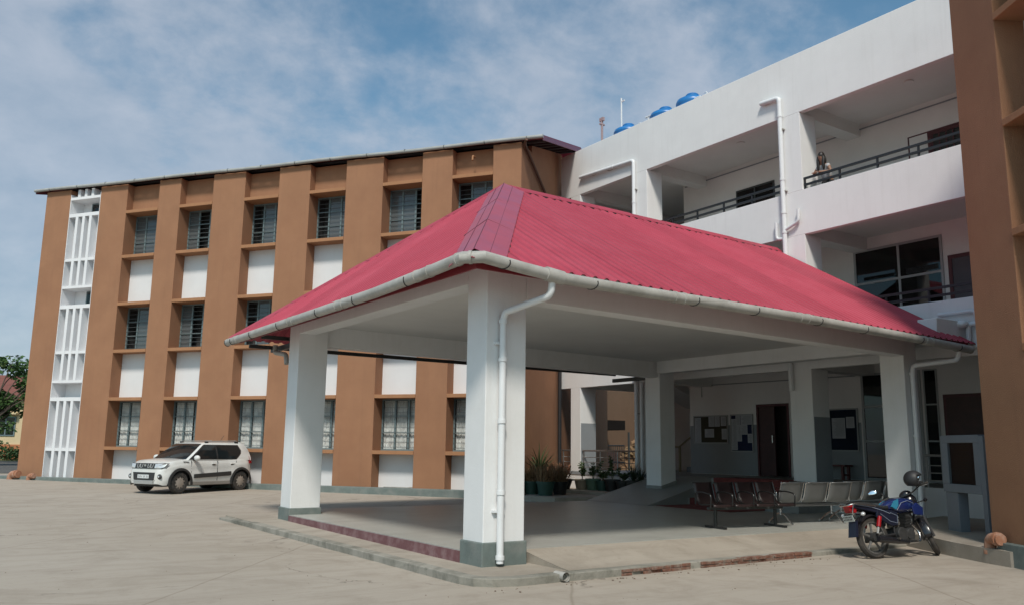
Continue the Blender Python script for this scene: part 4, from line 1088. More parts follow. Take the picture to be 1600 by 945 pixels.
    gf.append(tuple(range((len(lv) - 1) * nr, len(lv) * nr)))
    b.add(gv, gf)
    b.build('body', car_white, t, smooth=True, local=True)
    # under-body and wheel wells
    ub = MB(); ub.box(-1.6, 1.7, -.60, .60, .20, .62); 
    for ax_ in (FXA, RXA): ub.box(ax_ - .40, ax_ + .40, -.70, .70, .34, .72)
    ub.build('underbody', car_black, t, local=True)
    # interpolation on the upper body surface
    def gh(z):
        for a, c in zip(lv, lv[1:]):
            if z <= c[0]:
                f = (z - a[0]) / (c[0] - a[0]); return [a[i] + (c[i] - a[i]) * f for i in range(4)]
        return list(lv[-1])
    # windscreen
    ws = MB(); rows = []; 
    for z in (1.02, 1.12, 1.30, 1.44, 1.492):
        _, xf, xr, y = gh(z); rows.append([(xf + .10 * (1 - q * q) * .9 + .010, y * q, z + .006) for q in (-.93, -.7, -.35, 0, .35, .7, .93)])
    vs = [p for r_ in rows for p in r_]; fs = []
    for i in range(len(rows) - 1):
        for j in range(6): fs.append((i * 7 + j, i * 7 + j + 1, (i + 1) * 7 + j + 1, (i + 1) * 7 + j))
    ws.add(vs, fs); ws.build('windscreen', car_glass, t, smooth=True, local=True, fix=False)
    def side_poly(name, pts, mat, s, off=.008):
        m_ = MB(); P = []
        for x, z in pts:
            y = gh(z)[3] if z > .985 else None
            P.append((x, s * (y + off), z))
        c = (sum(p[0] for p in P) / len(P), sum(p[1] for p in P) / len(P), sum(p[2] for p in P) / len(P))
        m_.add(P, [tuple(range(len(P)))]); return m_.build(name, mat, t, local=True, fix=False)
    def interp_poly(xlo, xhi):                                  # strips following the tumblehome
        return None
    def side_glass(name, top_edge, bot_edge, mat, s, off, zs):
        """top_edge/bot_edge: functions giving x front / x rear at height z"""
        m_ = MB(); vs = []; fs = []
        for z in zs:
            y = gh(z)[3] + off
            vs += [(top_edge(z), s * y, z), (bot_edge(z), s * y, z)]
        for i in range(len(zs) - 1): fs.append((2 * i, 2 * i + 1, 2 * i + 3, 2 * i + 2))
        m_.add(vs, fs); return m_.build(name, mat, t, local=True, fix=False)
    zs = [1.01, 1.06, 1.12, 1.20, 1.30, 1.38, 1.44, 1.475]
    for s in (1, -1):
        fx = lambda z: gh(z)[1] - .055
        rx = lambda z: (-1.26 - .0 + (1.20 - z) * -.0 + (-.0)) if z > 1.20 else (-1.05 - (z - 1.01) * 1.1)
        rx2 = lambda z: -1.05 - min(1, (z - 1.01) / .24) * .27 if z < 1.25 else -1.32 + (z - 1.25) * .55
        sg = side_glass('side_window', fx, rx2, car_black, s, .006, zs)
        side_glass('pane', lambda z: min(gh(z)[1] - .13, .72), lambda z: -.215, car_glass, s, .010, [1.03, 1.12, 1.20, 1.30, 1.38, 1.455]).parent = t
        side_glass('pane', lambda z: -.275, lambda z: max(rx2(z) + .05, -1.28), car_glass, s, .010, [1.03, 1.12, 1.20, 1.30, 1.38, 1.455])
        # black claddings: arches, sill, side moulding
        for ax_ in (FXA, RXA):
            a = MB(); pts = []
            n_ = 18
            vs = []; fs = []
            for i in range(n_ + 1):
                th = math.pi * (1.06 - 1.12 * i / n_)
                for r_, yo in ((.385, .835), (.385, .868), (.455, .858), (.462, .835)):
                    vs.append((ax_ + r_ * math.cos(th), s * yo * 1.0, .30 + r_ * math.sin(th)))
            for i in range(n_):
                for j in range(3): fs.append((i * 4 + j, i * 4 + j + 1, (i + 1) * 4 + j + 1, (i + 1) * 4 + j))
            a.add(vs, fs); a.build('arch_trim', car_black, t, local=True, smooth=True)
        sb = MB(); sb.box(-.84, .78, s * .60, s * .842, .225, .335); sb.build('sill_trim', pm('grey_sill', (.22, .20, .18), .6), t, local=True, bevel=.015)
        sm_ = MB(); sm_.ext([(-.80, .50), (.70, .44), (.70, .565), (-.80, .635)], 'y', s * .845, s * .872); sm_.build('side_moulding', car_black, t, local=True, bevel=.01)
        # seams between wings and doors
        se = MB()
        for x0, z0, z1 in ((.80, .36, 1.0), (-.24, .36, 1.0), (-1.02, .66, 1.0)):
            se.box(x0 - .004, x0 + .004, s * .815, s * (.852 if z1 < .9 else .846), z0, .66); se.box(x0 - .004, x0 + .004, s * .80, s * .830, .66, z1 - .03)
        se.build('door_seam', car_black, t, local=True)
        for x0 in (-.08, -.86):
            MB().box(x0 - .085, x0 + .085, s * .815, s * .852, .862, .892).build('door_handle', car_white, t, local=True, bevel=.008)
            MB().box(x0 - .05, x0 + .05, s * .815, s * .838, .835, .860).build('handle_recess', car_black, t, local=True)
        mr_ = MB().ell((.70, s * .935, 1.06), (.075, .12, .085), n=14, m=8); mo = mr_.build('wing_mirror', car_white, t, local=True, smooth=True)
        MB().box(.66, .74, s * .80, s * .88, .985, 1.01).build('mirror_arm', car_black, mo, local=True)
        # lamps
        hl = MB(); P = [(1.842, .40, .735), (1.826, .55, .73), (1.788, .665, .735), (1.70, .765, .78), (1.60, .808, .895), (1.712, .735, .905), (1.785, .585, .90), (1.806, .40, .89)]
        C0 = (1.825, .58, .82)
        hl.add([(x, s * y, z) for x, y, z in P] + [(C0[0], s * C0[1], C0[2])], [(i, (i + 1) % 8, 8) for i in range(8)])
        ho = hl.build('headlight', car_black, t, local=True, smooth=False)
        def shr(p, f, o): return (C0[0] + (p[0] - C0[0]) * f + o, s * (C0[1] + (p[1] - C0[1]) * f + o * .4), C0[2] + (p[2] - C0[2]) * f)
        h2 = MB(); h2.add([shr(p, .82, .012) for p in P] + [shr(C0, 1, .02)], [(i, (i + 1) % 8, 8) for i in range(8)]); h2.build('lens', lamp_glass, ho, local=True, smooth=True)
        fg = MB().ell((1.812, s * .645, .50), (.04, .105, .08), n=12, m=7); fo = fg.build('fog_lamp', car_black, t, local=True, smooth=True)
        MB().ell((1.845, s * .645, .50), (.016, .035, .035), n=10, m=6).build('lens', lamp_glass, fo, local=True, smooth=True)
        tl = MB(); tl.hexa([(-1.74, s * .70, .88), (-1.62, s * .70, .88), (-1.62, s * .822, .88), (-1.76, s * .77, .88)], [(-1.72, s * .66, 1.14), (-1.60, s * .66, 1.14), (-1.60, s * .78, 1.12), (-1.72, s * .74, 1.12)])
        tl.build('tail_light', red_lens, t, local=True)
        rr = MB().tube(bend([(.10, s * .575, 1.535), (.06, s * .575, 1.575), (-1.18, s * .575, 1.605), (-1.24, s * .575, 1.555)], .04), .016, 8)
        ro = rr.build('roof_rail', silver_pl, t, local=True, smooth=True)
        MB().box(.0, .12, s * .555, s * .595, 1.53, 1.575).build('rail_foot', car_black, ro, local=True); MB().box(-1.26, -1.12, s * .555, s * .595, 1.53, 1.585).build('rail_foot', car_black, ro, local=True)
        vt = MB(); vt.ext([(.92, .925), (1.12, .945), (1.10, .955), (.90, .94)], 'y', s * .80, s * .835); vt.build('wing_vent', car_black, t, local=True)
        for ax_ in (FXA, RXA):
            w_ = MB().lathe([(.19, -.10), (.29, -.10), (.315, -.07), (.315, .07), (.29, .10), (.20, .10), (.19, .08)], (ax_, s * .735, WR), (0, s, 0), 28, caps=False)
            wo = w_.build('wheel', rubber, t, local=True, smooth=True)
            r_ = MB().lathe([(.205, .085), (.20, .07), (.17, .08), (.09, .10), (.03, .105), (.001, .105)], (ax_, s * .735, WR), (0, s, 0), 28, caps=False)
            r_.build('rim', dusty_rim, wo, local=True, smooth=True)
            sl_ = MB()
            for k in range(10):
                a = 2 * math.pi * k / 10; c = Vector((ax_ + .148 * math.cos(a), s * .823, WR + .148 * math.sin(a)))
                rd = Vector((math.cos(a), 0, math.sin(a))); tg = Vector((-math.sin(a), 0, math.cos(a)))
                q = [c - rd * .032 - tg * .012, c + rd * .032 - tg * .022, c + rd * .032 + tg * .022, c - rd * .032 + tg * .012]
                sl_.add([p + Vector((0, 0, 0)) for p in q] + [p - Vector((0, s * .03, 0)) for p in q], [(0, 1, 2, 3), (0, 4, 5, 1), (1, 5, 6, 2), (2, 6, 7, 3), (3, 7, 4, 0)])
            sl_.build('rim_slot', car_black, wo, local=True)
    # nose
    gr = MB(); gr.hexa([(1.72, -.43, .735), (1.848, -.42, .735), (1.848, .42, .735), (1.72, .43, .735)], [(1.68, -.43, .895), (1.803, -.42, .895), (1.803, .42, .895), (1.68, .43, .895)])
    go = gr.build('grille', car_black, t, local=True, bevel=.01)
    uu = MB()
    for y in (-.30, -.17, .17, .30):
        uu.tube(bend([(1.815, y - .055, .875), (1.845, y - .04, .765), (1.845, y + .04, .765), (1.815, y + .055, .875)], .02), .011, 6)
    uu.box(1.825, 1.842, -.035, .035, .80, .86)
    uu.build('grille_trim', silver_pl, go, local=True, smooth=True)
    it = MB(); it.hexa([(1.74, -.50, .395), (1.872, -.44, .395), (1.872, .44, .395), (1.74, .50, .395)], [(1.74, -.56, .625), (1.862, -.50, .625), (1.862, .50, .625), (1.74, .56, .625)])
    it.build('air_intake', car_black, t, local=True, bevel=.01)
    sk = MB()
    for s in (1, -1): sk.hexa([(1.70, s * .34, .27), (1.86, s * .34, .27), (1.78, s * .62, .27), (1.66, s * .62, .27)], [(1.70, s * .50, .40), (1.868, s * .50, .40), (1.80, s * .585, .50), (1.70, s * .585, .50)])
    sk.box(1.72, 1.872, -.42, .42, .27, .385); sk.build('skid_trim', silver_pl, t, local=True, bevel=.01)
    npl = MB().box(1.872, 1.884, -.25, .25, .445, .555).build('number_plate', pm('plate_white', (.6, .62, .62), .5), t, local=True)
    tx = MB(); rr_ = random.Random(3)
    for i in range(10):
        if i in (2, 5): continue
        y = .21 - i * .044; tx.box(1.8845, 1.886, y - .028, y, .475, .482); tx.box(1.8845, 1.886, y - .009, y, .475, .525)
        if i % 2: tx.box(1.8845, 1.886, y - .028, y, .518, .525)
    tx.build('plate_characters', black_metal, npl, local=True)
    sp = MB(); sp.hexa([(-1.62, -.52, 1.525), (-1.30, -.52, 1.535), (-1.30, .52, 1.535), (-1.62, .52, 1.525)], [(-1.60, -.52, 1.555), (-1.30, -.5, 1.568), (-1.30, .5, 1.568), (-1.60, .52, 1.555)])
    sp.build('spoiler', car_white, t, local=True, bevel=.012)
    MB().tube([(-1.0, 0, 1.56), (-1.18, 0, 1.78)], .006, 6).build('antenna', black_metal, t, local=True)
    st_ = MB(); st_.hexa([(-1.80, -.6, .3), (-1.72, -.6, .3), (-1.72, .6, .3), (-1.80, .6, .3)], [(-1.852, -.6, .55), (-1.75, -.6, .55), (-1.75, .6, .55), (-1.852, .6, .55)])
    st_.build('rear_bumper_trim', car_black, t, local=True, bevel=.02)
    MB().box(.24, .30, .12, .26, 1.440, 1.4445).build('windscreen_sticker', pm('pale_blue_sticker', (.25, .5, .5), .6), t, local=True)
    return t
CARX, CARY = 6.66, 26.62
car = make_car((CARX, CARY, gz(CARX, CARY)), R(207), .925)

# ================================================================== MOTORCYCLE
bike_black = pm('bike_gloss_black', (.014, .014, .017), .22, .05, 5, spec=.6)
bike_blue = pm('bike_tank_blue', (.010, .020, .095), .2, .08, 5, spec=.6, coat=.6)
bike_cyan = pm('bike_cyan_decal', (.03, .19, .30), .3, .05, 5)
decal_silver = pm('silver_decal', (.26, .30, .38), .35, .05, 5)
engine_m = pm('engine_alloy', (.055, .055, .055), .5, .3, 12, metal=.4)
mudguard_m = pm('bike_navy', (.010, .013, .028), .3, .05, 5)
def make_bike(loc, rz, lean, steer):
    t = thing('motorcycle', 'black and blue motorcycle with a red tail lamp leaning on its side stand', 'motorcycle', loc, rz)
    t.rotation_euler = (R(lean), 0, rz)
    B = lambda mb, name, mat, par=t, **k: mb.build(name, mat, par, local=True, **k)
    RW, FX = .305, 1.262
    def wheel(mb_frame, cx_, w):
        tw = MB(mb_frame); tw.lathe([(.235, -w * .8), (.28, -w), (.303, -w * .45), (.307, 0), (.303, w * .45), (.28, w), (.235, w * .8)], (cx_, 0, RW), (0, 1, 0), 32, caps=False)
        wo = B(tw, 'wheel', rubber, smooth=True)
        r = MB(mb_frame); r.lathe([(.238, -w * .8), (.217, -w * .7), (.212, 0), (.217, w * .7), (.238, w * .8)], (cx_, 0, RW), (0, 1, 0), 32, caps=False)
        for k in range(5):
            a = 2 * math.pi * k / 5 + .3; c = Vector((math.cos(a), 0, math.sin(a))); o = Vector((cx_, 0, RW))
            r.tube([o + c * .04, o + c * .13, o + c * .226], .016, 6, radii=[.026, .017, .024])
        r.cyl((cx_, -.06, RW), (cx_, .06, RW), .055, n=16); B(r, 'rim', pm('grey_alloy_rim', (.15, .145, .14), .5, .2, 10, metal=.4), wo, smooth=True)
        return wo
    wheel(None, 0, .047)
    hub = MB(); hub.cyl((0, -.085, RW), (0, .085, RW), .07, n=16); hub.cyl((0, -.11, RW), (0, .11, RW), .012, n=8); B(hub, 'rear_hub', engine_m, smooth=True)
    # steering group frame
    head = Vector((.93, 0, .80)); ax_ = Vector((-math.sin(R(27)), 0, math.cos(R(27))))
    SF = Matrix.Translation(head) @ Matrix.Rotation(R(steer), 4, ax_) @ Matrix.Translation(-head)
    wheel(SF, FX, .038)
    fk = MB(SF)
    for s in (1, -1):
        p0 = Vector((FX, s * .078, RW)); p1 = p0 + ax_ * .62
        fk.tube([p0 - ax_ * .03, p0 + ax_ * .28], .024, 10); fk.tube([p0 + ax_ * .28, p1], .016, 10)
    B(fk, 'fork', pm('fork_grey', (.12, .12, .125), .35, .05, 6, metal=.5), smooth=True)
    yk = MB(SF); 
    for q in (.44, .60):
        c = Vector((FX, 0, RW)) + ax_ * q; yk.box(c.x - .03, c.x + .04, -.10, .10, c.z - .012, c.z + .018)
    B(yk, 'fork_yoke', bike_black)
    # front mudguard
    def guard(fr, cx_, r0, a0, a1, w, mat, name, n_=16, drop=.0):
        m = MB(fr); vs = []; fs = []
        for i in range(n_ + 1):
            a = R(a0 + (a1 - a0) * i / n_)
            for yo, rr in ((-w, r0 - .03), (-w * .8, r0), (0, r0 + .012), (w * .8, r0), (w, r0 - .03)):
                vs.append((cx_ + rr * math.cos(a), yo, RW + rr * math.sin(a)))
        for i in range(n_):
            for j in range(4): fs.append((i * 5 + j, i * 5 + j + 1, (i + 1) * 5 + j + 1, (i + 1) * 5 + j))
        m.add(vs, fs); o = B(m, name, mat, smooth=True, fix=False); sl_ = o.modifiers.new('t', 'SOLIDIFY'); sl_.thickness = .004; return o
    guard(SF, FX, .335, 30, 190, .062, bike_black, 'front_mudguard')
    guard(None, 0, .345, 48, 176, .08, bike_black, 'rear_mudguard')
    mf = MB(); mf.hexa([(-.40, -.08, .32), (-.36, -.08, .32), (-.36, .08, .32), (-.40, .08, .32)], [(-.345, -.075, .56), (-.31, -.075, .56), (-.31, .075, .56), (-.345, .075, .56)]); B(mf, 'mud_flap', mudguard_m)
    # frame and engine
    fr = MB()
    fr.tube(bend([(.93, 0, .84), (.98, 0, .70), (.86, 0, .34), (.45, 0, .24)], .08), .018, 8); fr.tube([(.93, 0, .78), (.42, 0, .68), (-.18, 0, .70)], .018, 8)
    for s in (1, -1):
        fr.tube(bend([(.42, s * .09, .68), (.36, s * .10, .34), (.45, s * .10, .24), (.70, s * .10, .24)], .06), .014, 8)
        fr.tube([(.36, s * .10, .34), (0, s * .10, RW)], .018, 8)
    B(fr, 'frame', black_metal, smooth=True)
    en = MB(); en.box(.42, .74, -.13, .13, .24, .42)
    en.cyl((.48, -.16, .34), (.48, .15, .34), .10, n=18); en.cyl((.66, -.15, .33), (.66, .15, .33), .085, n=18)
    eo = B(en, 'engine', engine_m, bevel=.01)
    cyb = MB()
    for k in range(8):
        c = Vector((.70, 0, .44)) + Vector((.35, 0, .94)) * (k * .024); cyb.hexa([(c.x - .075, -.085, c.z), (c.x + .075, -.085, c.z - .02), (c.x + .075, .085, c.z - .02), (c.x - .075, .085, c.z)], [(c.x - .075, -.085, c.z + .012), (c.x + .075, -.085, c.z - .008), (c.x + .075, .085, c.z - .008), (c.x - .075, .085, c.z + .012)])
    cyb.box(.70, .80, -.06, .06, .42, .66); B(cyb, 'cylinder_fins', engine_m, eo)
    ca = MB(); ca.box(.42, .58, -.02, .08, .44, .58); ca.cyl((.50, -.09, .50), (.50, -.02, .50), .035, n=10); B(ca, 'carburettor', pm('dull_alloy', (.25, .25, .24), .4, .2, 12, metal=.7), eo, bevel=.01)
    ex = MB(); ex.tube(bend([(.78, -.05, .50), (.90, -.09, .36), (.84, -.14, .22), (.55, -.16, .21)], .07), .02, 10); xo = B(ex, 'exhaust_pipe', chrome, smooth=True)
    mu = MB(); mu.tube([(.56, -.16, .21), (.44, -.16, .225), (.36, -.165, .24), (-.02, -.17, .275), (-.06, -.17, .28)], .045, 14, radii=[.022, .032, .047, .05, .038]); B(mu, 'silencer', bike_black, xo, smooth=True)
    cg = MB(); cg.ext([(-.05, .23), (.42, .25), (.42, .40), (-.05, .38)], 'y', .09, .125); B(cg, 'chain_case', bike_black, bevel=.02)
    # shocks, red and silver
    for s in (1, -1):
        sh_ = MB(); sh_.tube([(-.02, s * .135, .36), (.06, s * .135, .56)], .017, 8); so = B(sh_, 'shock_absorber', silver_pl, smooth=True)
        sr = MB(); sr.tube([(.02, s * .135, .455), (.078, s * .135, .605)], .033, 10); B(sr, 'spring_cover', red_lens, so, smooth=True)
    # tank: lofted
    tk = MB(); secs = [(.30, .062, .71, .775), (.38, .10, .685, .83), (.50, .135, .66, .868), (.64, .150, .645, .885), (.78, .140, .655, .880), (.88, .105, .70, .86), (.93, .06, .74, .82)]
    vs = []; fs = []
    for x, w, zb, zt in secs:
        for k in range(16):
            a = 2 * math.pi * k / 16; ca_, sa = math.cos(a), math.sin(a)
            vs.append((x, w * math.copysign(abs(ca_) ** .75, ca_), (zb + zt) / 2 + (zt - zb) / 2 * math.copysign(abs(sa) ** .8, sa)))
    for i in range(len(secs) - 1):
        for k in range(16): fs.append((i * 16 + k, i * 16 + (k + 1) % 16, (i + 1) * 16 + (k + 1) % 16, (i + 1) * 16 + k))
    fs += [tuple(range(15, -1, -1)), tuple(range((len(secs) - 1) * 16, len(secs) * 16))]
    tk.add(vs, fs); to = B(tk, 'fuel_tank', bike_blue, smooth=True)
    for s in (1, -1):
        dc_ = MB(); dc_.ext([(.36, .745), (.44, .83), (.52, .855), (.50, .76), (.44, .70)], 'y', s * .118, s * .146); B(dc_, 'tank_decal', bike_cyan, to)
        dc_ = MB(); dc_.tube([(.46, s * .140, .69), (.56, s * .152, .80), (.70, s * .152, .83), (.84, s * .133, .79)], .004, 6); B(dc_, 'tank_stripe', decal_silver, to, smooth=True)
        shd = MB(); shd.ext([(.78, .62), (.96, .60), (.99, .72), (.86, .80), (.76, .74)], 'y', s * .14, s * .175); B(shd, 'tank_shroud', bike_blue, bevel=.012)
        # side panel under the seat, then the tail panel
        sd_ = MB(); sd_.ext([(.02, .60), (.30, .46), (.44, .47), (.47, .66), (.30, .70), (.05, .70)], 'y', s * .10, s * .138); B(sd_, 'side_panel', mudguard_m, bevel=.015)
        ss = MB(); ss.tube([(.10, s * .142, .645), (.28, s * .142, .53), (.42, s * .142, .50), (.44, s * .142, .61), (.30, s * .142, .66)], .0035, 6); B(ss, 'panel_stripe', decal_silver, smooth=True)
        tp = MB(); tp.hexa([(-.36, s * .05, .735), (.16, s * .06, .64), (.16, s * .135, .64), (-.34, s * .11, .745)], [(-.36, s * .05, .80), (.16, s * .06, .745), (.16, s * .13, .735), (-.34, s * .10, .805)]); B(tp, 'tail_panel', mudguard_m, bevel=.012)
        tsx = MB(); tsx.tube([(-.34, s * .113, .79), (-.05, s * .134, .745), (.16, s * .143, .69), (.30, s * .143, .64)], .0045, 6); B(tsx, 'tail_stripe', decal_silver, smooth=True)
        ind = MB(); ind.tube([(-.31, s * .06, .65), (-.31, s * .17, .645)], .010, 6); io = B(ind, 'indicator', bike_black, smooth=True)
        MB().ell((-.31, s * .195, .645), (.04, .032, .03), n=10, m=6).build('lens', lamp_glass, io, local=True, smooth=True)
        pg = MB(); pg.cyl((.30, s * .12, .27), (.30, s * .25, .27), .016, n=8); pg.cyl((.62, s * .14, .235), (.62, s * .28, .235), .018, n=8); B(pg, 'footrest', rubber)
    # seat
    se_ = MB(); secs = [(-.34, .085, .775, .825), (-.22, .11, .755, .835), (-.05, .125, .735, .82), (.10, .13, .715, .79), (.22, .125, .70, .765), (.34, .095, .70, .775)]
    vs = []; fs = []
    for x, w, zb, zt in secs:
        for k in range(12):
            a = 2 * math.pi * k / 12; ca_, sa = math.cos(a), math.sin(a); vs.append((x, w * math.copysign(abs(ca_) ** .6, ca_), (zb + zt) / 2 + (zt - zb) / 2 * math.copysign(abs(sa) ** .6, sa)))
    for i in range(len(secs) - 1):
        for k in range(12): fs.append((i * 12 + k, i * 12 + (k + 1) % 12, (i + 1) * 12 + (k + 1) % 12, (i + 1) * 12 + k))
    fs += [tuple(range(11, -1, -1)), tuple(range((len(secs) - 1) * 12, len(secs) * 12))]
    se_.add(vs, fs); B(se_, 'seat', pm('bike_seat_vinyl', (.02, .02, .021), .6, .1, 8), smooth=True)
    gb = MB(); gb.tube(bend([(.02, .15, .76), (-.38, .14, .80), (-.47, .09, .78), (-.47, -.09, .78), (-.38, -.14, .80), (.02, -.15, .76)], .06), .011, 8); gb.tube(bend([(-.40, -.13, .80), (-.44, -.12, .66), (-.36, -.09, .62)], .04), .010, 8); B(gb, 'grab_rail', chrome, smooth=True)
    tl = MB(); tl.hexa([(-.40, -.075, .675), (-.30, -.085, .665), (-.30, .085, .665), (-.40, .075, .675)], [(-.455, -.055, .775), (-.30, -.08, .80), (-.30, .08, .80), (-.455, .055, .775)]); B(tl, 'tail_light', red_lens, bevel=.02)
    npb = MB(); npb.hexa([(-.405, -.10, .545), (-.397, -.10, .545), (-.397, .10, .545), (-.405, .10, .545)], [(-.435, -.10, .635), (-.427, -.10, .635), (-.427, .10, .635), (-.435, .10, .635)])
    po_ = B(npb, 'number_plate', pm('bike_plate', (.50, .54, .52), .5))
    pcx = MB(); 
    for i in range(6):
        for z in (.563, .598):
            pcx.box(-.4265 - (z - .545) * .18 - .006, -.4262 - (z - .545) * .18 + .014 - .02, -.085 + i * .028, -.085 + i * .028 + .016, z, z + .022)
    pcx.build('plate_characters', black_metal, po_, local=True)
    # handlebar, cowl, mirrors
    hb_ = MB(SF); hb_.tube(bend([(.80, .36, .965), (.86, .28, .985), (.90, .10, .93), (.90, -.10, .93), (.86, -.28, .985), (.80, -.36, .965)], .05), .011, 8); B(hb_, 'handlebar', bike_black, smooth=True)
    gp_ = MB(SF)
    for s in (1, -1): gp_.tube([(.845, s * .27, .98), (.795, s * .375, .963)], .018, 10)
    B(gp_, 'grip', rubber, smooth=True)
    lv_ = MB(SF)
    for s in (1, -1): lv_.tube([(.88, s * .25, .975), (.885, s * .36, .955)], .006, 6)
    B(lv_, 'lever', steel, smooth=True)
    MB(SF).cyl((.80, .385, .961), (.79, .40, .958), .014, n=8).build('bar_end', red_lens, t, local=True)
    cw = MB(SF); cw.ell((1.02, 0, .85), (.10, .12, .125), n=16, m=10); cw.ell((.98, 0, .95), (.07, .10, .07), n=14, m=8, rot=Matrix.Rotation(R(-25), 3, 'Y')); B(cw, 'headlamp_cowl', bike_black, smooth=True)
    MB(SF).ell((1.08, 0, .84), (.06, .095, .085), n=14, m=8).build('headlight', lamp_glass, t, local=True, smooth=True)
    for s in (1, -1):
        io = MB(SF).tube([(1.0, s * .10, .78), (1.0, s * .20, .775)], .010, 6).build('indicator', bike_black, t, local=True, smooth=True)
        MB(SF).ell((1.0, s * .225, .775), (.045, .035, .03), n=10, m=6).build('lens', bike_black, io, local=True, smooth=True)
        mm = MB(SF); mm.tube(bend([(.86, s * .24, .985), (.90, s * .30, 1.08), (.86, s * (.37 if s > 0 else .28), 1.135 if s > 0 else 1.06)], .04), .007, 6)
        yy = .43 if s > 0 else .26; zz = 1.15 if s > 0 else 1.10; mm.ell((.85, s * yy, zz), (.022, .075, .045), n=14, m=8, rot=Matrix.Rotation(R(s * 12), 3, 'X'))
        mo = B(mm, 'mirror', bike_black, smooth=True)
        MB(SF).ell((.832, s * yy, zz), (.008, .066, .038), n=14, m=6, rot=Matrix.Rotation(R(s * 12), 3, 'X')).build('mirror_glass', pm('mirror_glass', (.9, .9, .92), .02, .0, 1, metal=1.0), mo, local=True, smooth=True)
    sst = MB(); sst.tube([(.36, .10, .25), (.30, .24, .02)], .012, 8); sst.box(.27, .33, .22, .27, -.01, .01)
    B(sst, 'side_stand', black_metal, smooth=True)
    return t, SF
BIKE = (11.93, 7.745, 0.0); BRZ, BLEAN, BSTEER = -10.0, -9.0, 46.0
bike, SF = make_bike(BIKE, R(BRZ), BLEAN, BSTEER)
# helmet hung on the far mirror
BM = Matrix.Translation(Vector(BIKE)) @ Matrix.Rotation(R(BRZ), 4, 'Z') @ Matrix.Rotation(R(BLEAN), 4, 'X') @ SF
hp = BM @ Vector((.86, -.22, 1.10))
he = thing('helmet', 'matt black helmet hung on the right mirror of the motorcycle', 'helmet', tuple(hp), R(-60))
m = MB()
vs = []; fs = []; n_, mm_ = 24, 12
for i in range(mm_ + 1):
    th = math.pi * (.02 + .76 * i / mm_)
    for k in range(n_):
        a = 2 * math.pi * k / n_; r = .112 * math.sin(th)
        vs.append((r * math.cos(a) * 1.12, r * math.sin(a), (.112 * math.cos(th)) * 1.04))
for i in range(mm_):
    for k in range(n_):
        if 5 <= i <= 9 and (k <= 4 or k >= 20): continue
        fs.append((i * n_ + k, i * n_ + (k + 1) % n_, (i + 1) * n_ + (k + 1) % n_, (i + 1) * n_ + k))
fs.append(tuple(range(n_ - 1, -1, -1)))
m.add(vs, fs); o = m.build('shell', pm('matt_black', (.018, .018, .02), .55, .05, 5), he, local=True, smooth=True, fix=False)
s_ = o.modifiers.new('t', 'SOLIDIFY'); s_.thickness = .02
cb = MB(); cb.tube([(.115 * math.cos(a) * 1.08, .115 * math.sin(a), -.038 - .0 * a) for a in [R(-55 + 110 * i / 10) for i in range(11)]], .012, 8); cb.tube(bend([(.02, .12, -.05), (.05, .09, -.16), (.05, -.09, -.16), (.02, -.12, -.05)], .05), .007, 6)
cb.build('chin_strap', black_metal, he, local=True, smooth=True)

# ================================================================== WAITING BENCHES
def bench(loc, rz, n, pitch, seat_mat, leg_mat, label, dark, arms=True):
    t = thing('waiting_bench', label, 'bench', loc, rz, 'airport style waiting benches under the porch')
    Lb = n * pitch
    prof = [(-.27, .375), (-.262, .405), (-.235, .42), (-.10, .405), (.08, .395), (.15, .405), (.20, .44), (.235, .52), (.27, .64), (.30, .74), (.315, .765), (.33, .75)]
    for i in range(n):
        x0 = -Lb / 2 + i * pitch + .03; x1 = x0 + pitch - .06
        m = MB(); vs = []; fs = []
        for y, z in prof:
            for k in range(5): vs.append((x0 + (x1 - x0) * k / 4, y + (.012 * (1 - ((k - 2) / 2) ** 2) if z > .5 else 0), z - (.010 * (1 - ((k - 2) / 2) ** 2) if z < .5 else 0)))
        for a in range(len(prof) - 1):
            for k in range(4): fs.append((a * 5 + k, a * 5 + k + 1, (a + 1) * 5 + k + 1, (a + 1) * 5 + k))
        m.add(vs, fs); o = m.build('seat', seat_mat, t, local=True, smooth=True, fix=False)
        sl_ = o.modifiers.new('t', 'SOLIDIFY'); sl_.thickness = .006
        ed = MB()
        for xx in (x0, x1): ed.tube([(xx, y, z) for y, z in prof], .010, 6)
        ed.build('seat_edge', leg_mat, o, local=True, smooth=True)
    for i in range(n + 1):
        if not arms and 0 < i < n: continue
        x = -Lb / 2 + i * pitch
        m = MB().tube(bend([(x, -.22, .36), (x, -.24, .58), (x, .0, .615), (x, .21, .60), (x, .20, .40)], .07), .013, 8); m.build('armrest', leg_mat, t, local=True, smooth=True)
    bm_ = MB().box(-Lb / 2 + .1, Lb / 2 - .1, -.03, .03, .31, .365); bm_.build('beam', dark_metal if dark else steel, t, local=True, bevel=.008)
    for s in (-1, 1):
        x = s * (Lb / 2 - .26)
        m = MB()
        if dark: m.cyl((x, 0, .03), (x, 0, .32), .032, n=10); m.box(x - .035, x + .035, -.27, .27, .0, .04)
        else:
            m.cyl((x, 0, .16), (x, 0, .32), .022, n=10)
            for q in (-1, 1): m.tube(bend([(x, 0, .20), (x, q * .10, .16), (x, q * .28, .025), (x, q * .31, .01)], .05), .018, 8); m.cyl((x, q * .31, 0), (x, q * .31, .03), .02, n=8)
        m.build('leg', leg_mat, t, local=True, smooth=not dark, bevel=.01 if dark else 0)
    return t
seat_dark = pm('dark_perforated_seat', (.03, .018, .018), .4, .1, 6, metal=.15)
seat_steel = pm('perforated_steel_seat', (.20, .205, .205), .42, .06, 6, metal=.55)
black_gloss = pm('black_gloss_paint', (.015, .015, .015), .3)
bench((12.0, 10.26, FZ), R(-10.5), 4, .455, seat_dark, black_gloss, 'black metal waiting bench nearest the front column, seats towards the yard', True)
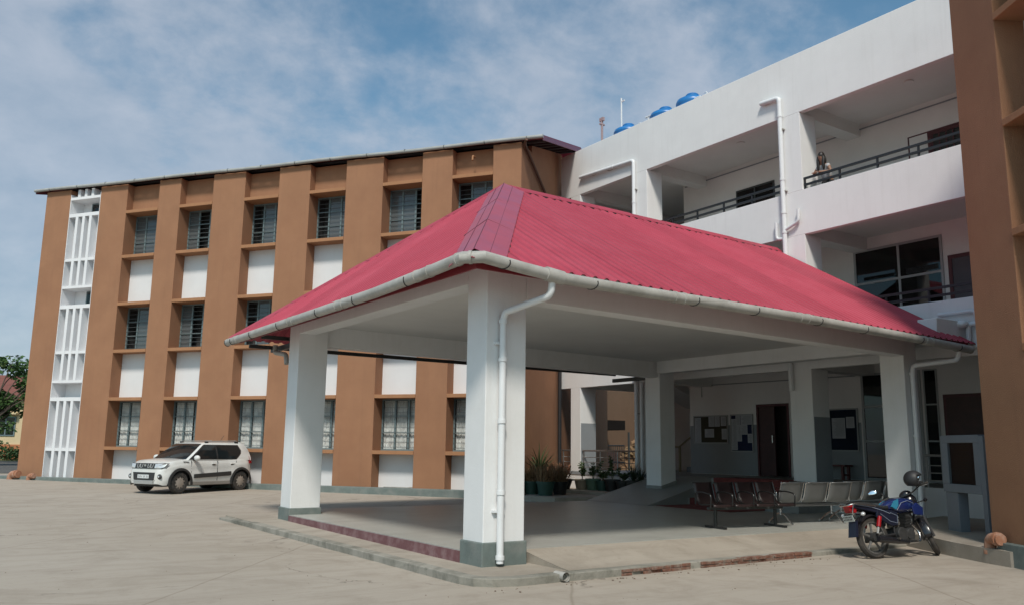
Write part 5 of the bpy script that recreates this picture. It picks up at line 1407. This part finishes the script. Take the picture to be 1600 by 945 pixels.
bench((13.85, 10.38, FZ - .0), R(180 - 10), 3, .59, seat_steel, chrome, 'silver steel waiting bench between the black bench and the motorcycle', False)
bench((15.72, 10.40, FZ), R(180 - 8), 3, .60, seat_steel, chrome, 'silver steel waiting bench furthest back, partly hidden by the motorcycle', False)

# red carpets laid over the steps
cp = MB()
def strip(y0, y1):
    pts = [(14.6, FZ + .012), (15.735, FZ + .012)]
    for i in range(4):
        x = 15.735 + .29 * i; pts += [(x, FZ + .16 * (i + 1) + .012), (x + .29, FZ + .16 * (i + 1) + .012)]
    pts += [(17.5, VZ + .012)]
    vs = [(x, y0, z) for x, z in pts] + [(x, y1, z) for x, z in pts]; n = len(pts)
    cp.add(vs, [(i, i + 1, n + i + 1, n + i) for i in range(n - 1)])
strip(12.9, 15.2); 
o = cp.build('red_carpet', carpet_red, fix=False); s_ = o.modifiers.new('t', 'SOLIDIFY'); s_.thickness = .01
tag(o, 'worn red carpet laid over the entrance steps behind the waiting benches', 'carpet')
# red wooden bench on the verandah
wbn = thing('wooden_bench', 'plain red wooden bench against the verandah wall under the blue notice board', 'bench', (19.35, 13.85, VZ), 0)
MB().box(-.17, .17, -.68, .70, .33, .37).build('seat', red_wood, wbn, local=True, bevel=.005)
for y in (-.58, .58):
    m = MB(); m.box(-.15, -.09, y - .03, y + .03, 0, .329); m.box(.09, .15, y - .03, y + .03, 0, .329); m.box(-.09, .09, y - .02, y + .02, .1, .14); m.build('leg', red_wood, wbn, local=True)
# notice boards
def board(y0, y1, z0, z1, back, label, papers, name='notice_board'):
    t = thing(name, label, 'notice board', (BW - .02, (y0 + y1) / 2, z0)); w = .035
    m = MB(); m.box(BW - .045, BW - .01, y0, y1, z0, z0 + w); m.box(BW - .045, BW - .01, y0, y1, z1 - w, z1); m.box(BW - .045, BW - .01, y0, y0 + w, z0 + w, z1 - w); m.box(BW - .045, BW - .01, y1 - w, y1, z0 + w, z1 - w)
    m.build('frame', alu, t)
    MB().box(BW - .03, BW - .008, y0 + w - .002, y1 - w + .002, z0 + w - .002, z1 - w + .002).build('backing', back, t)
    for k, (a, b, c, d) in enumerate(papers):                  # fractions from the left (high y) and the bottom
        ya = y1 - (y1 - y0) * a; yb = y1 - (y1 - y0) * b; x = BW - .034 - .002 * (k % 2)
        p = MB().box(x, x + .002, yb, ya, z0 + (z1 - z0) * c, z0 + (z1 - z0) * d).build('paper', paper_white, t)
        l = MB(); q = z0 + (z1 - z0) * d - .05
        while q > z0 + (z1 - z0) * c + .03 and (ya - yb) > .12:
            l.box(x - .0012, x - .0004, yb + .03, ya - .03 - random.random() * (ya - yb) * .3, q, q + .008); q -= .028
        if l.v: l.build('print', pm('grey_print', (.2, .2, .22), .9), p)
    return t
board(17.29, 18.66, 1.79, 2.63, pm('brown_felt', (.05, .045, .03), .95), 'wide framed notice board with brown felt and pinned papers, left of the navy one', [(.03, .22, .03, .93), (.45, .62, .60, .97), (.63, .77, .60, .97), (.80, .95, .62, .95), (.82, .96, .15, .52), (.33, .60, .22, .52)])
board(16.36, 17.19, 1.55, 2.64, pm('navy_felt', (.012, .02, .06), .95), 'upright framed notice board with navy felt crowded with papers, beside the maroon door', [(.04, .30, .05, .88), (.24, .44, .70, .98), (.46, .96, .72, .98), (.44, .76, .46, .72), (.30, .50, .28, .70), (.76, .96, .24, .48)])
board(12.99, 13.84, 1.60, 2.70, pm('dark_navy_felt', (.006, .012, .03), .95), 'dark blue notice board with two white sheets above the red bench', [(.10, .56, .30, .78), (.60, .88, .54, .80)])
# stand-alone concrete display stand near the wing corner
ns = thing('display_stand', 'grey concrete display stand with a dark glazed panel between the verandah and the brown wing', 'display stand', (14.56, 7.68, slz(14.5, 7.6)), R(58.6))
gp_c = pm('blue_grey_paint', (.17, .19, .215), .6, .06, 3)
m = MB(); Ls = 1.13 / 2
m.box(-Ls, Ls, -.18, .10, .66, .80); m.box(-Ls, Ls, -.18, .10, 1.49, 1.62); m.box(-Ls, -Ls + .16, -.18, .10, .80, 1.49); m.box(Ls - .20, Ls, -.18, .10, .80, 1.49)
m.build('frame', gp_c, ns, local=True, bevel=.008)
MB().box(Ls - .40, Ls - .03, -.10, .08, -.1, .66).build('leg', gp_c, ns, local=True, bevel=.008)
MB().box(-Ls - .12, -Ls, -.20, .10, -.1, 1.60).build('leg', gp_c, ns, local=True, bevel=.008)
pn = MB().box(-Ls + .16, Ls - .20, .02, .05, .80, 1.49).build('panel', pm('maroon_panel', (.022, .008, .007), .5), ns, local=True)
tl_ = MB(); rr_ = random.Random(5)
z = 1.42
while z > .86:
    w_ = rr_.uniform(.12, .33); x0 = -.02 - w_ / 2; tl_.box(x0, x0 + w_, .052, .054, z, z + .018); z -= .06
tl_.build('faint_lettering', pm('dull_ochre', (.045, .028, .016), .7), pn, local=True)
MB().box(-Ls + .16, Ls - .20, .085, .089, .80, 1.49).build('glass', pane_black if False else glass('stand_glass', (.005, .005, .005), .88, .15), ns, local=True)

# ================================================================== POTTED PLANTS
s1 = MB(); s1.prism([(13.55, 19.35), (13.9, 18.3), (15.55, 17.75), (15.75, 21.1)], .05, .298); struct('planter_slab', s1, apron_con)
s2 = MB(); s2.prism([(15.76, 21.15), (15.74, 17.62), (16.88, 17.62), (16.88, 21.95)], .05, .380); struct('planter_slab', s2, apron_con)
pot_green = pm('green_plastic_pot', (.028, .075, .06), .5, .15, 6); pot_pale = pm('pale_green_pot', (.10, .17, .12), .55, .15, 6); pot_black = pm('black_plastic_pot', (.018, .018, .018), .5); pot_clay = pm('cream_clay_pot', (.34, .27, .20), .8, .15, 8)
soil = pm('soil', (.05, .035, .025), .95, .3, 20)
straw = pm('straw_leaf', (.24, .14, .075), .8, .3, 5, tint=(.34, .25, .14), tamt=.7, tscale=6); green_l = pm('blade_green', (.05, .085, .03), .5, .25, 5, tint=(.12, .15, .06), tamt=.7, tscale=5)
dark_l = pm('dark_blade', (.02, .045, .02), .5, .25, 5); croton = pm('rusty_leaf', (.17, .07, .035), .6, .35, 6, tint=(.30, .16, .08), tamt=.8, tscale=6)
def blade(mb, p, az, el, l, w, bendd, rng):
    """arching strap leaf"""
    d = Vector((math.cos(az) * math.cos(el), math.sin(az) * math.cos(el), math.sin(el))); side = Vector((-math.sin(az), math.cos(az), 0))
    vs = []; fs = []; q = Vector(p); n = 5
    for i in range(n + 1):
        f = i / n; ww = w * (1 - f ** 2) * (.6 + .8 * min(f * 3, 1) / 2)
        vs += [q - side * ww, q + side * ww]
        d = (d - Vector((0, 0, bendd / n))).normalized(); q = q + d * (l / n)
    for i in range(n): fs.append((2 * i, 2 * i + 1, 2 * i + 3, 2 * i + 2))
    mb.add(vs, fs)
def pot_plant(x, y, z, r, h, pmat, kind, label, seed, ph=.5):
    rng = random.Random(seed); t = thing('potted_plant', label, 'potted plant', (x, y, z), 0, 'potted plants along the wall beyond the porch')
    m = MB().lathe([(r * .72, 0), (r * .94, h * .86), (r * 1.04, h * .86), (r * 1.04, h), (r * .94, h), (r * .92, h * .9), (.001, h * .9)], n=22)
    po_ = m.build('pot', pmat, t, local=True, smooth=True)
    MB().cyl((0, 0, h * .86), (0, 0, h * .92), r * .9, n=16).build('soil', soil, po_, local=True)
    f = MB()
    if kind == 'spiky':
        for k in range(95):
            blade(f, (rng.gauss(0, r * .12), rng.gauss(0, r * .12), h * .9 + rng.random() * ph * .35), rng.uniform(0, 6.28), rng.uniform(.25, 1.45), ph * rng.uniform(.6, 1.0), .022, rng.uniform(.2, 1.0), rng)
        mt = green_l
    elif kind == 'dry':
        for k in range(230):
            a = rng.uniform(0, 6.28); q = r * .85 * math.sqrt(rng.random())
            blade(f, (q * math.cos(a), q * math.sin(a), h * .9), rng.uniform(0, 6.28), rng.uniform(.9, 1.5), ph * rng.uniform(.55, 1.05), .016, rng.uniform(.3, 1.8), rng)
        mt = straw
    elif kind == 'croton':
        for k in range(15):
            a = rng.uniform(0, 6.28); q = r * .75 * math.sqrt(rng.random()); b0 = Vector((q * math.cos(a), q * math.sin(a), h * .9)); tp = b0 + Vector((rng.gauss(0, .08), rng.gauss(0, .08), ph * rng.uniform(.6, 1)))
            f.tube([b0, tp], .008, 5)
            for j in range(26):
                p = b0.lerp(tp, rng.uniform(.15, 1)); blade(f, p, rng.uniform(0, 6.28), rng.uniform(.1, 1.1), rng.uniform(.12, .22), .022, rng.uniform(.2, .9), rng)
        mt = croton
    elif kind == 'spider':
        for k in range(70):
            blade(f, (rng.gauss(0, .02), rng.gauss(0, .02), h * .9), rng.uniform(0, 6.28), rng.uniform(.5, 1.45), ph * rng.uniform(.7, 1.1), .014, rng.uniform(.5, 1.6), rng)
        mt = dark_l
    else:                                                     # thin stems with a few leaves
        for k in range(5):
            tp = Vector((rng.gauss(0, .10), rng.gauss(0, .10), h + ph * rng.uniform(.5, 1))); f.tube([(0, 0, h * .88), (tp.x * .4, tp.y * .4, h + ph * .4), tp], .007, 5)
            for j in range(26):
                p = Vector((0, 0, h)).lerp(tp, rng.uniform(.35, 1.05)); leaf(f, p, Vector((rng.gauss(0, 1), rng.gauss(0, 1), rng.uniform(-.2, .8))), rng.uniform(.07, .13), .028, rng)
        mt = green_l
    f.build('foliage', mt, t, local=True, fix=False)
    return t
Z1, Z2 = .298, .380
pot_plant(14.32, 19.95, Z1, .24, .36, pot_green, 'dry', 'green pot of brown dried grass furthest left, half hidden by the front column', 21, .55)
pot_plant(14.28, 19.22, Z1, .26, .38, pot_green, 'dry', 'green pot of brown dried grass standing in front of the tall spiky plant', 22, .62)
pot_plant(14.75, 20.15, Z1, .22, .42, pot_black, 'spiky', 'tallest potted plant, spiky green rosette against the brown end wall', 23, .95)
pot_plant(14.95, 19.45, Z1, .24, .36, pot_black, 'dry', 'black pot of brownish grass right of the two green pots', 24, .66)
pot_plant(15.9, 20.65, Z2, .38, .30, pot_black, 'croton', 'wide black tub of rusty leaved plants beside the first white column', 25, .48)
pot_plant(16.42, 20.25, Z2, .25, .30, pot_clay, 'stems', 'cream clay pot with thin drooping stems right of the wide black tub', 26, .5)
pot_plant(16.5, 19.85, Z2, .23, .33, pot_pale, 'stems', 'pale green pot with a climbing stem beneath the steel railing', 27, .5)
pot_plant(16.5, 19.40, Z2, .21, .29, pot_green, 'stems', 'small teal green pot between the pale green and the black pots', 28, .34)
pot_plant(16.5, 18.98, Z2, .24, .34, pot_black, 'stems', 'black pot with the bushiest green shrub beneath the railing', 29, .62)
pot_plant(16.5, 18.48, Z2, .23, .31, pot_black, 'stems', 'black pot with almost bare stalks, between the bushy shrub and the spider plants', 30, .25)
pot_plant(16.45, 18.02, Z2, .22, .34, pot_black, 'spider', 'black pot with a large spider plant spilling over the rim', 31, .62)
pot_plant(16.45, 17.72, Z2 + .06, .15, .24, pot_black, 'spider', 'smaller black pot of spider plant tight against the back porch column', 32, .5)

# ================================================================== PERSON ON THE TOP VERANDAH
def skin_mesh(name, verts, edges, radii, mat, parent, loc, root=0, lvl=2):
    me = bpy.data.meshes.new(name); me.from_pydata(verts, edges, []); o = bpy.data.objects.new(name, me); COL.objects.link(o)
    me.materials.append(mat)
    md = o.modifiers.new('skin', 'SKIN'); md.use_smooth_shade = True
    for i, r in enumerate(radii):
        r = r if isinstance(r, tuple) else (r, r); me.skin_vertices[0].data[i].radius = r
        me.skin_vertices[0].data[i].use_root = (i == root)
    sb = o.modifiers.new('sub', 'SUBSURF'); sb.levels = lvl; sb.render_levels = lvl
    o.parent = parent; WM[o.name] = WM[parent.name].copy() if parent else Matrix.Identity(4)
    return o
skin_m = pm('skin', (.26, .14, .09), .55, .04, 6)
pe = thing('person', 'person with long dark hair, white top and black skirt leaning on the top verandah railing', 'person', (17.36, 11.98, 7.17))
# x is negative towards the yard; y across; z up; feet on the slab
V = [(.02, 0, .86), (-.03, 0, 1.00), (-.12, 0, 1.17), (-.17, 0, 1.26), (-.20, 0, 1.34), (-.225, 0, 1.42), (-.235, 0, 1.48),
     (-.15, .15, 1.20), (-.20, .24, 1.02), (-.38, .10, .995), (-.44, .04, .995), (-.15, -.15, 1.20), (-.20, -.24, 1.02), (-.38, -.12, .995), (-.44, -.06, .995),
     (.04, .085, .80), (.02, .09, .44), (.06, .09, .06), (-.06, .10, .02), (.04, -.085, .80), (.02, -.09, .44), (.06, -.09, .06), (-.06, -.10, .02)]
Eg = [(0, 1), (1, 2), (2, 3), (3, 4), (4, 5), (5, 6), (2, 7), (7, 8), (8, 9), (9, 10), (2, 11), (11, 12), (12, 13), (13, 14), (0, 15), (15, 16), (16, 17), (17, 18), (0, 19), (19, 20), (20, 21), (21, 22)]
Rr = [.12, .10, (.10, .12), .042, .055, .072, .06, .05, .036, .028, .026, .05, .036, .028, .026, .075, .05, .035, .032, .075, .05, .035, .032]
skin_mesh('body', V, Eg, Rr, skin_m, pe, None)
V = [(.02, 0, .88), (-.03, 0, 1.00), (-.12, 0, 1.17), (-.145, 0, 1.215), (-.15, .15, 1.195), (-.175, .19, 1.12), (-.15, -.15, 1.195), (-.175, -.19, 1.12)]
skin_mesh('top', V, [(0, 1), (1, 2), (2, 3), (2, 4), (4, 5), (2, 6), (6, 7)], [(.135, .135), .118, (.118, .135), .085, .058, .045, .058, .045], pm('white_cotton', (.40, .40, .41), .9), pe, None)
sk_ = MB(); sk_.lathe([(.125, .90), (.15, .84), (.19, .60), (.23, .32)], (.03, 0, 0), (0, 0, 1), 18, caps=False); sk_.build('skirt', pm('black_cloth', (.015, .014, .016), .9), pe, local=True, smooth=True)
hr_ = MB(); hr_.ell((-.205, 0, 1.46), (.088, .082, .10), n=16, m=10); hr_.ell((-.15, .0, 1.34), (.062, .098, .16), n=14, m=10); hr_.ell((-.235, .075, 1.27), (.04, .04, .19)); hr_.ell((-.235, -.075, 1.27), (.04, .04, .19))
hr_.build('hair', pm('dark_hair', (.012, .009, .008), .5), pe, local=True, smooth=True)
hn = MB()
for s in (1, -1):
    for k in range(4): hn.tube([(-.46, s * (.03 + .014 * k) - .01, .995), (-.50, s * (.03 + .014 * k) - .01, .985), (-.515, s * (.03 + .014 * k) - .01, .96)], .007, 6)
    hn.tube([(-.44, s * .02, .995), (-.475, s * .005, 1.005)], .008, 6)
hn.build('finger', skin_m, pe, local=True, smooth=True)
fc = MB(); fc.ell((-.298, 0, 1.425), (.012, .010, .016)); fc.build('nose', skin_m, pe, local=True, smooth=True)
for s in (1, -1): MB().ell((-.29, s * .028, 1.445), (.008, .011, .007)).build('eye', black_metal, pe, local=True, smooth=True)
MB().ell((-.29, 0, 1.39), (.006, .02, .006)).build('mouth', pm('lip', (.2, .06, .05), .5), pe, local=True, smooth=True)

# grit and dry leaves blown about the yard
rng = random.Random(77); gm = MB()
for k in range(170):
    u = 3.6 + 15 * rng.random() ** 1.3; v = rng.uniform(-9, 6)
    p = at(u, v)
    if p[0] > 5.0 and p[1] > 8.0: continue
    r = rng.uniform(.003, .009)
    gm.ell((p[0], p[1], p[2] + r * .4), (r * rng.uniform(.8, 1.7), r, r * .6), n=6, m=4, rot=Matrix.Rotation(rng.uniform(0, 3), 3, 'Z'))
for k in range(70):
    x = rng.uniform(5.2, 12.9); y = 8.16 + .02 * (x - 5.7) - abs(rng.gauss(0, .12)); r = rng.uniform(.004, .014)
    gm.ell((x, y, r * .4), (r * 1.3, r, r * .7), n=6, m=4, rot=Matrix.Rotation(rng.uniform(0, 3), 3, 'Z'))
o = gm.build('grit', pm('grit', (.16, .12, .09), .95, .5, 30)); tag(o, 'scattered grit and crumbs of brick on the concrete yard and along the kerb', 'grit'); o['kind'] = 'stuff'
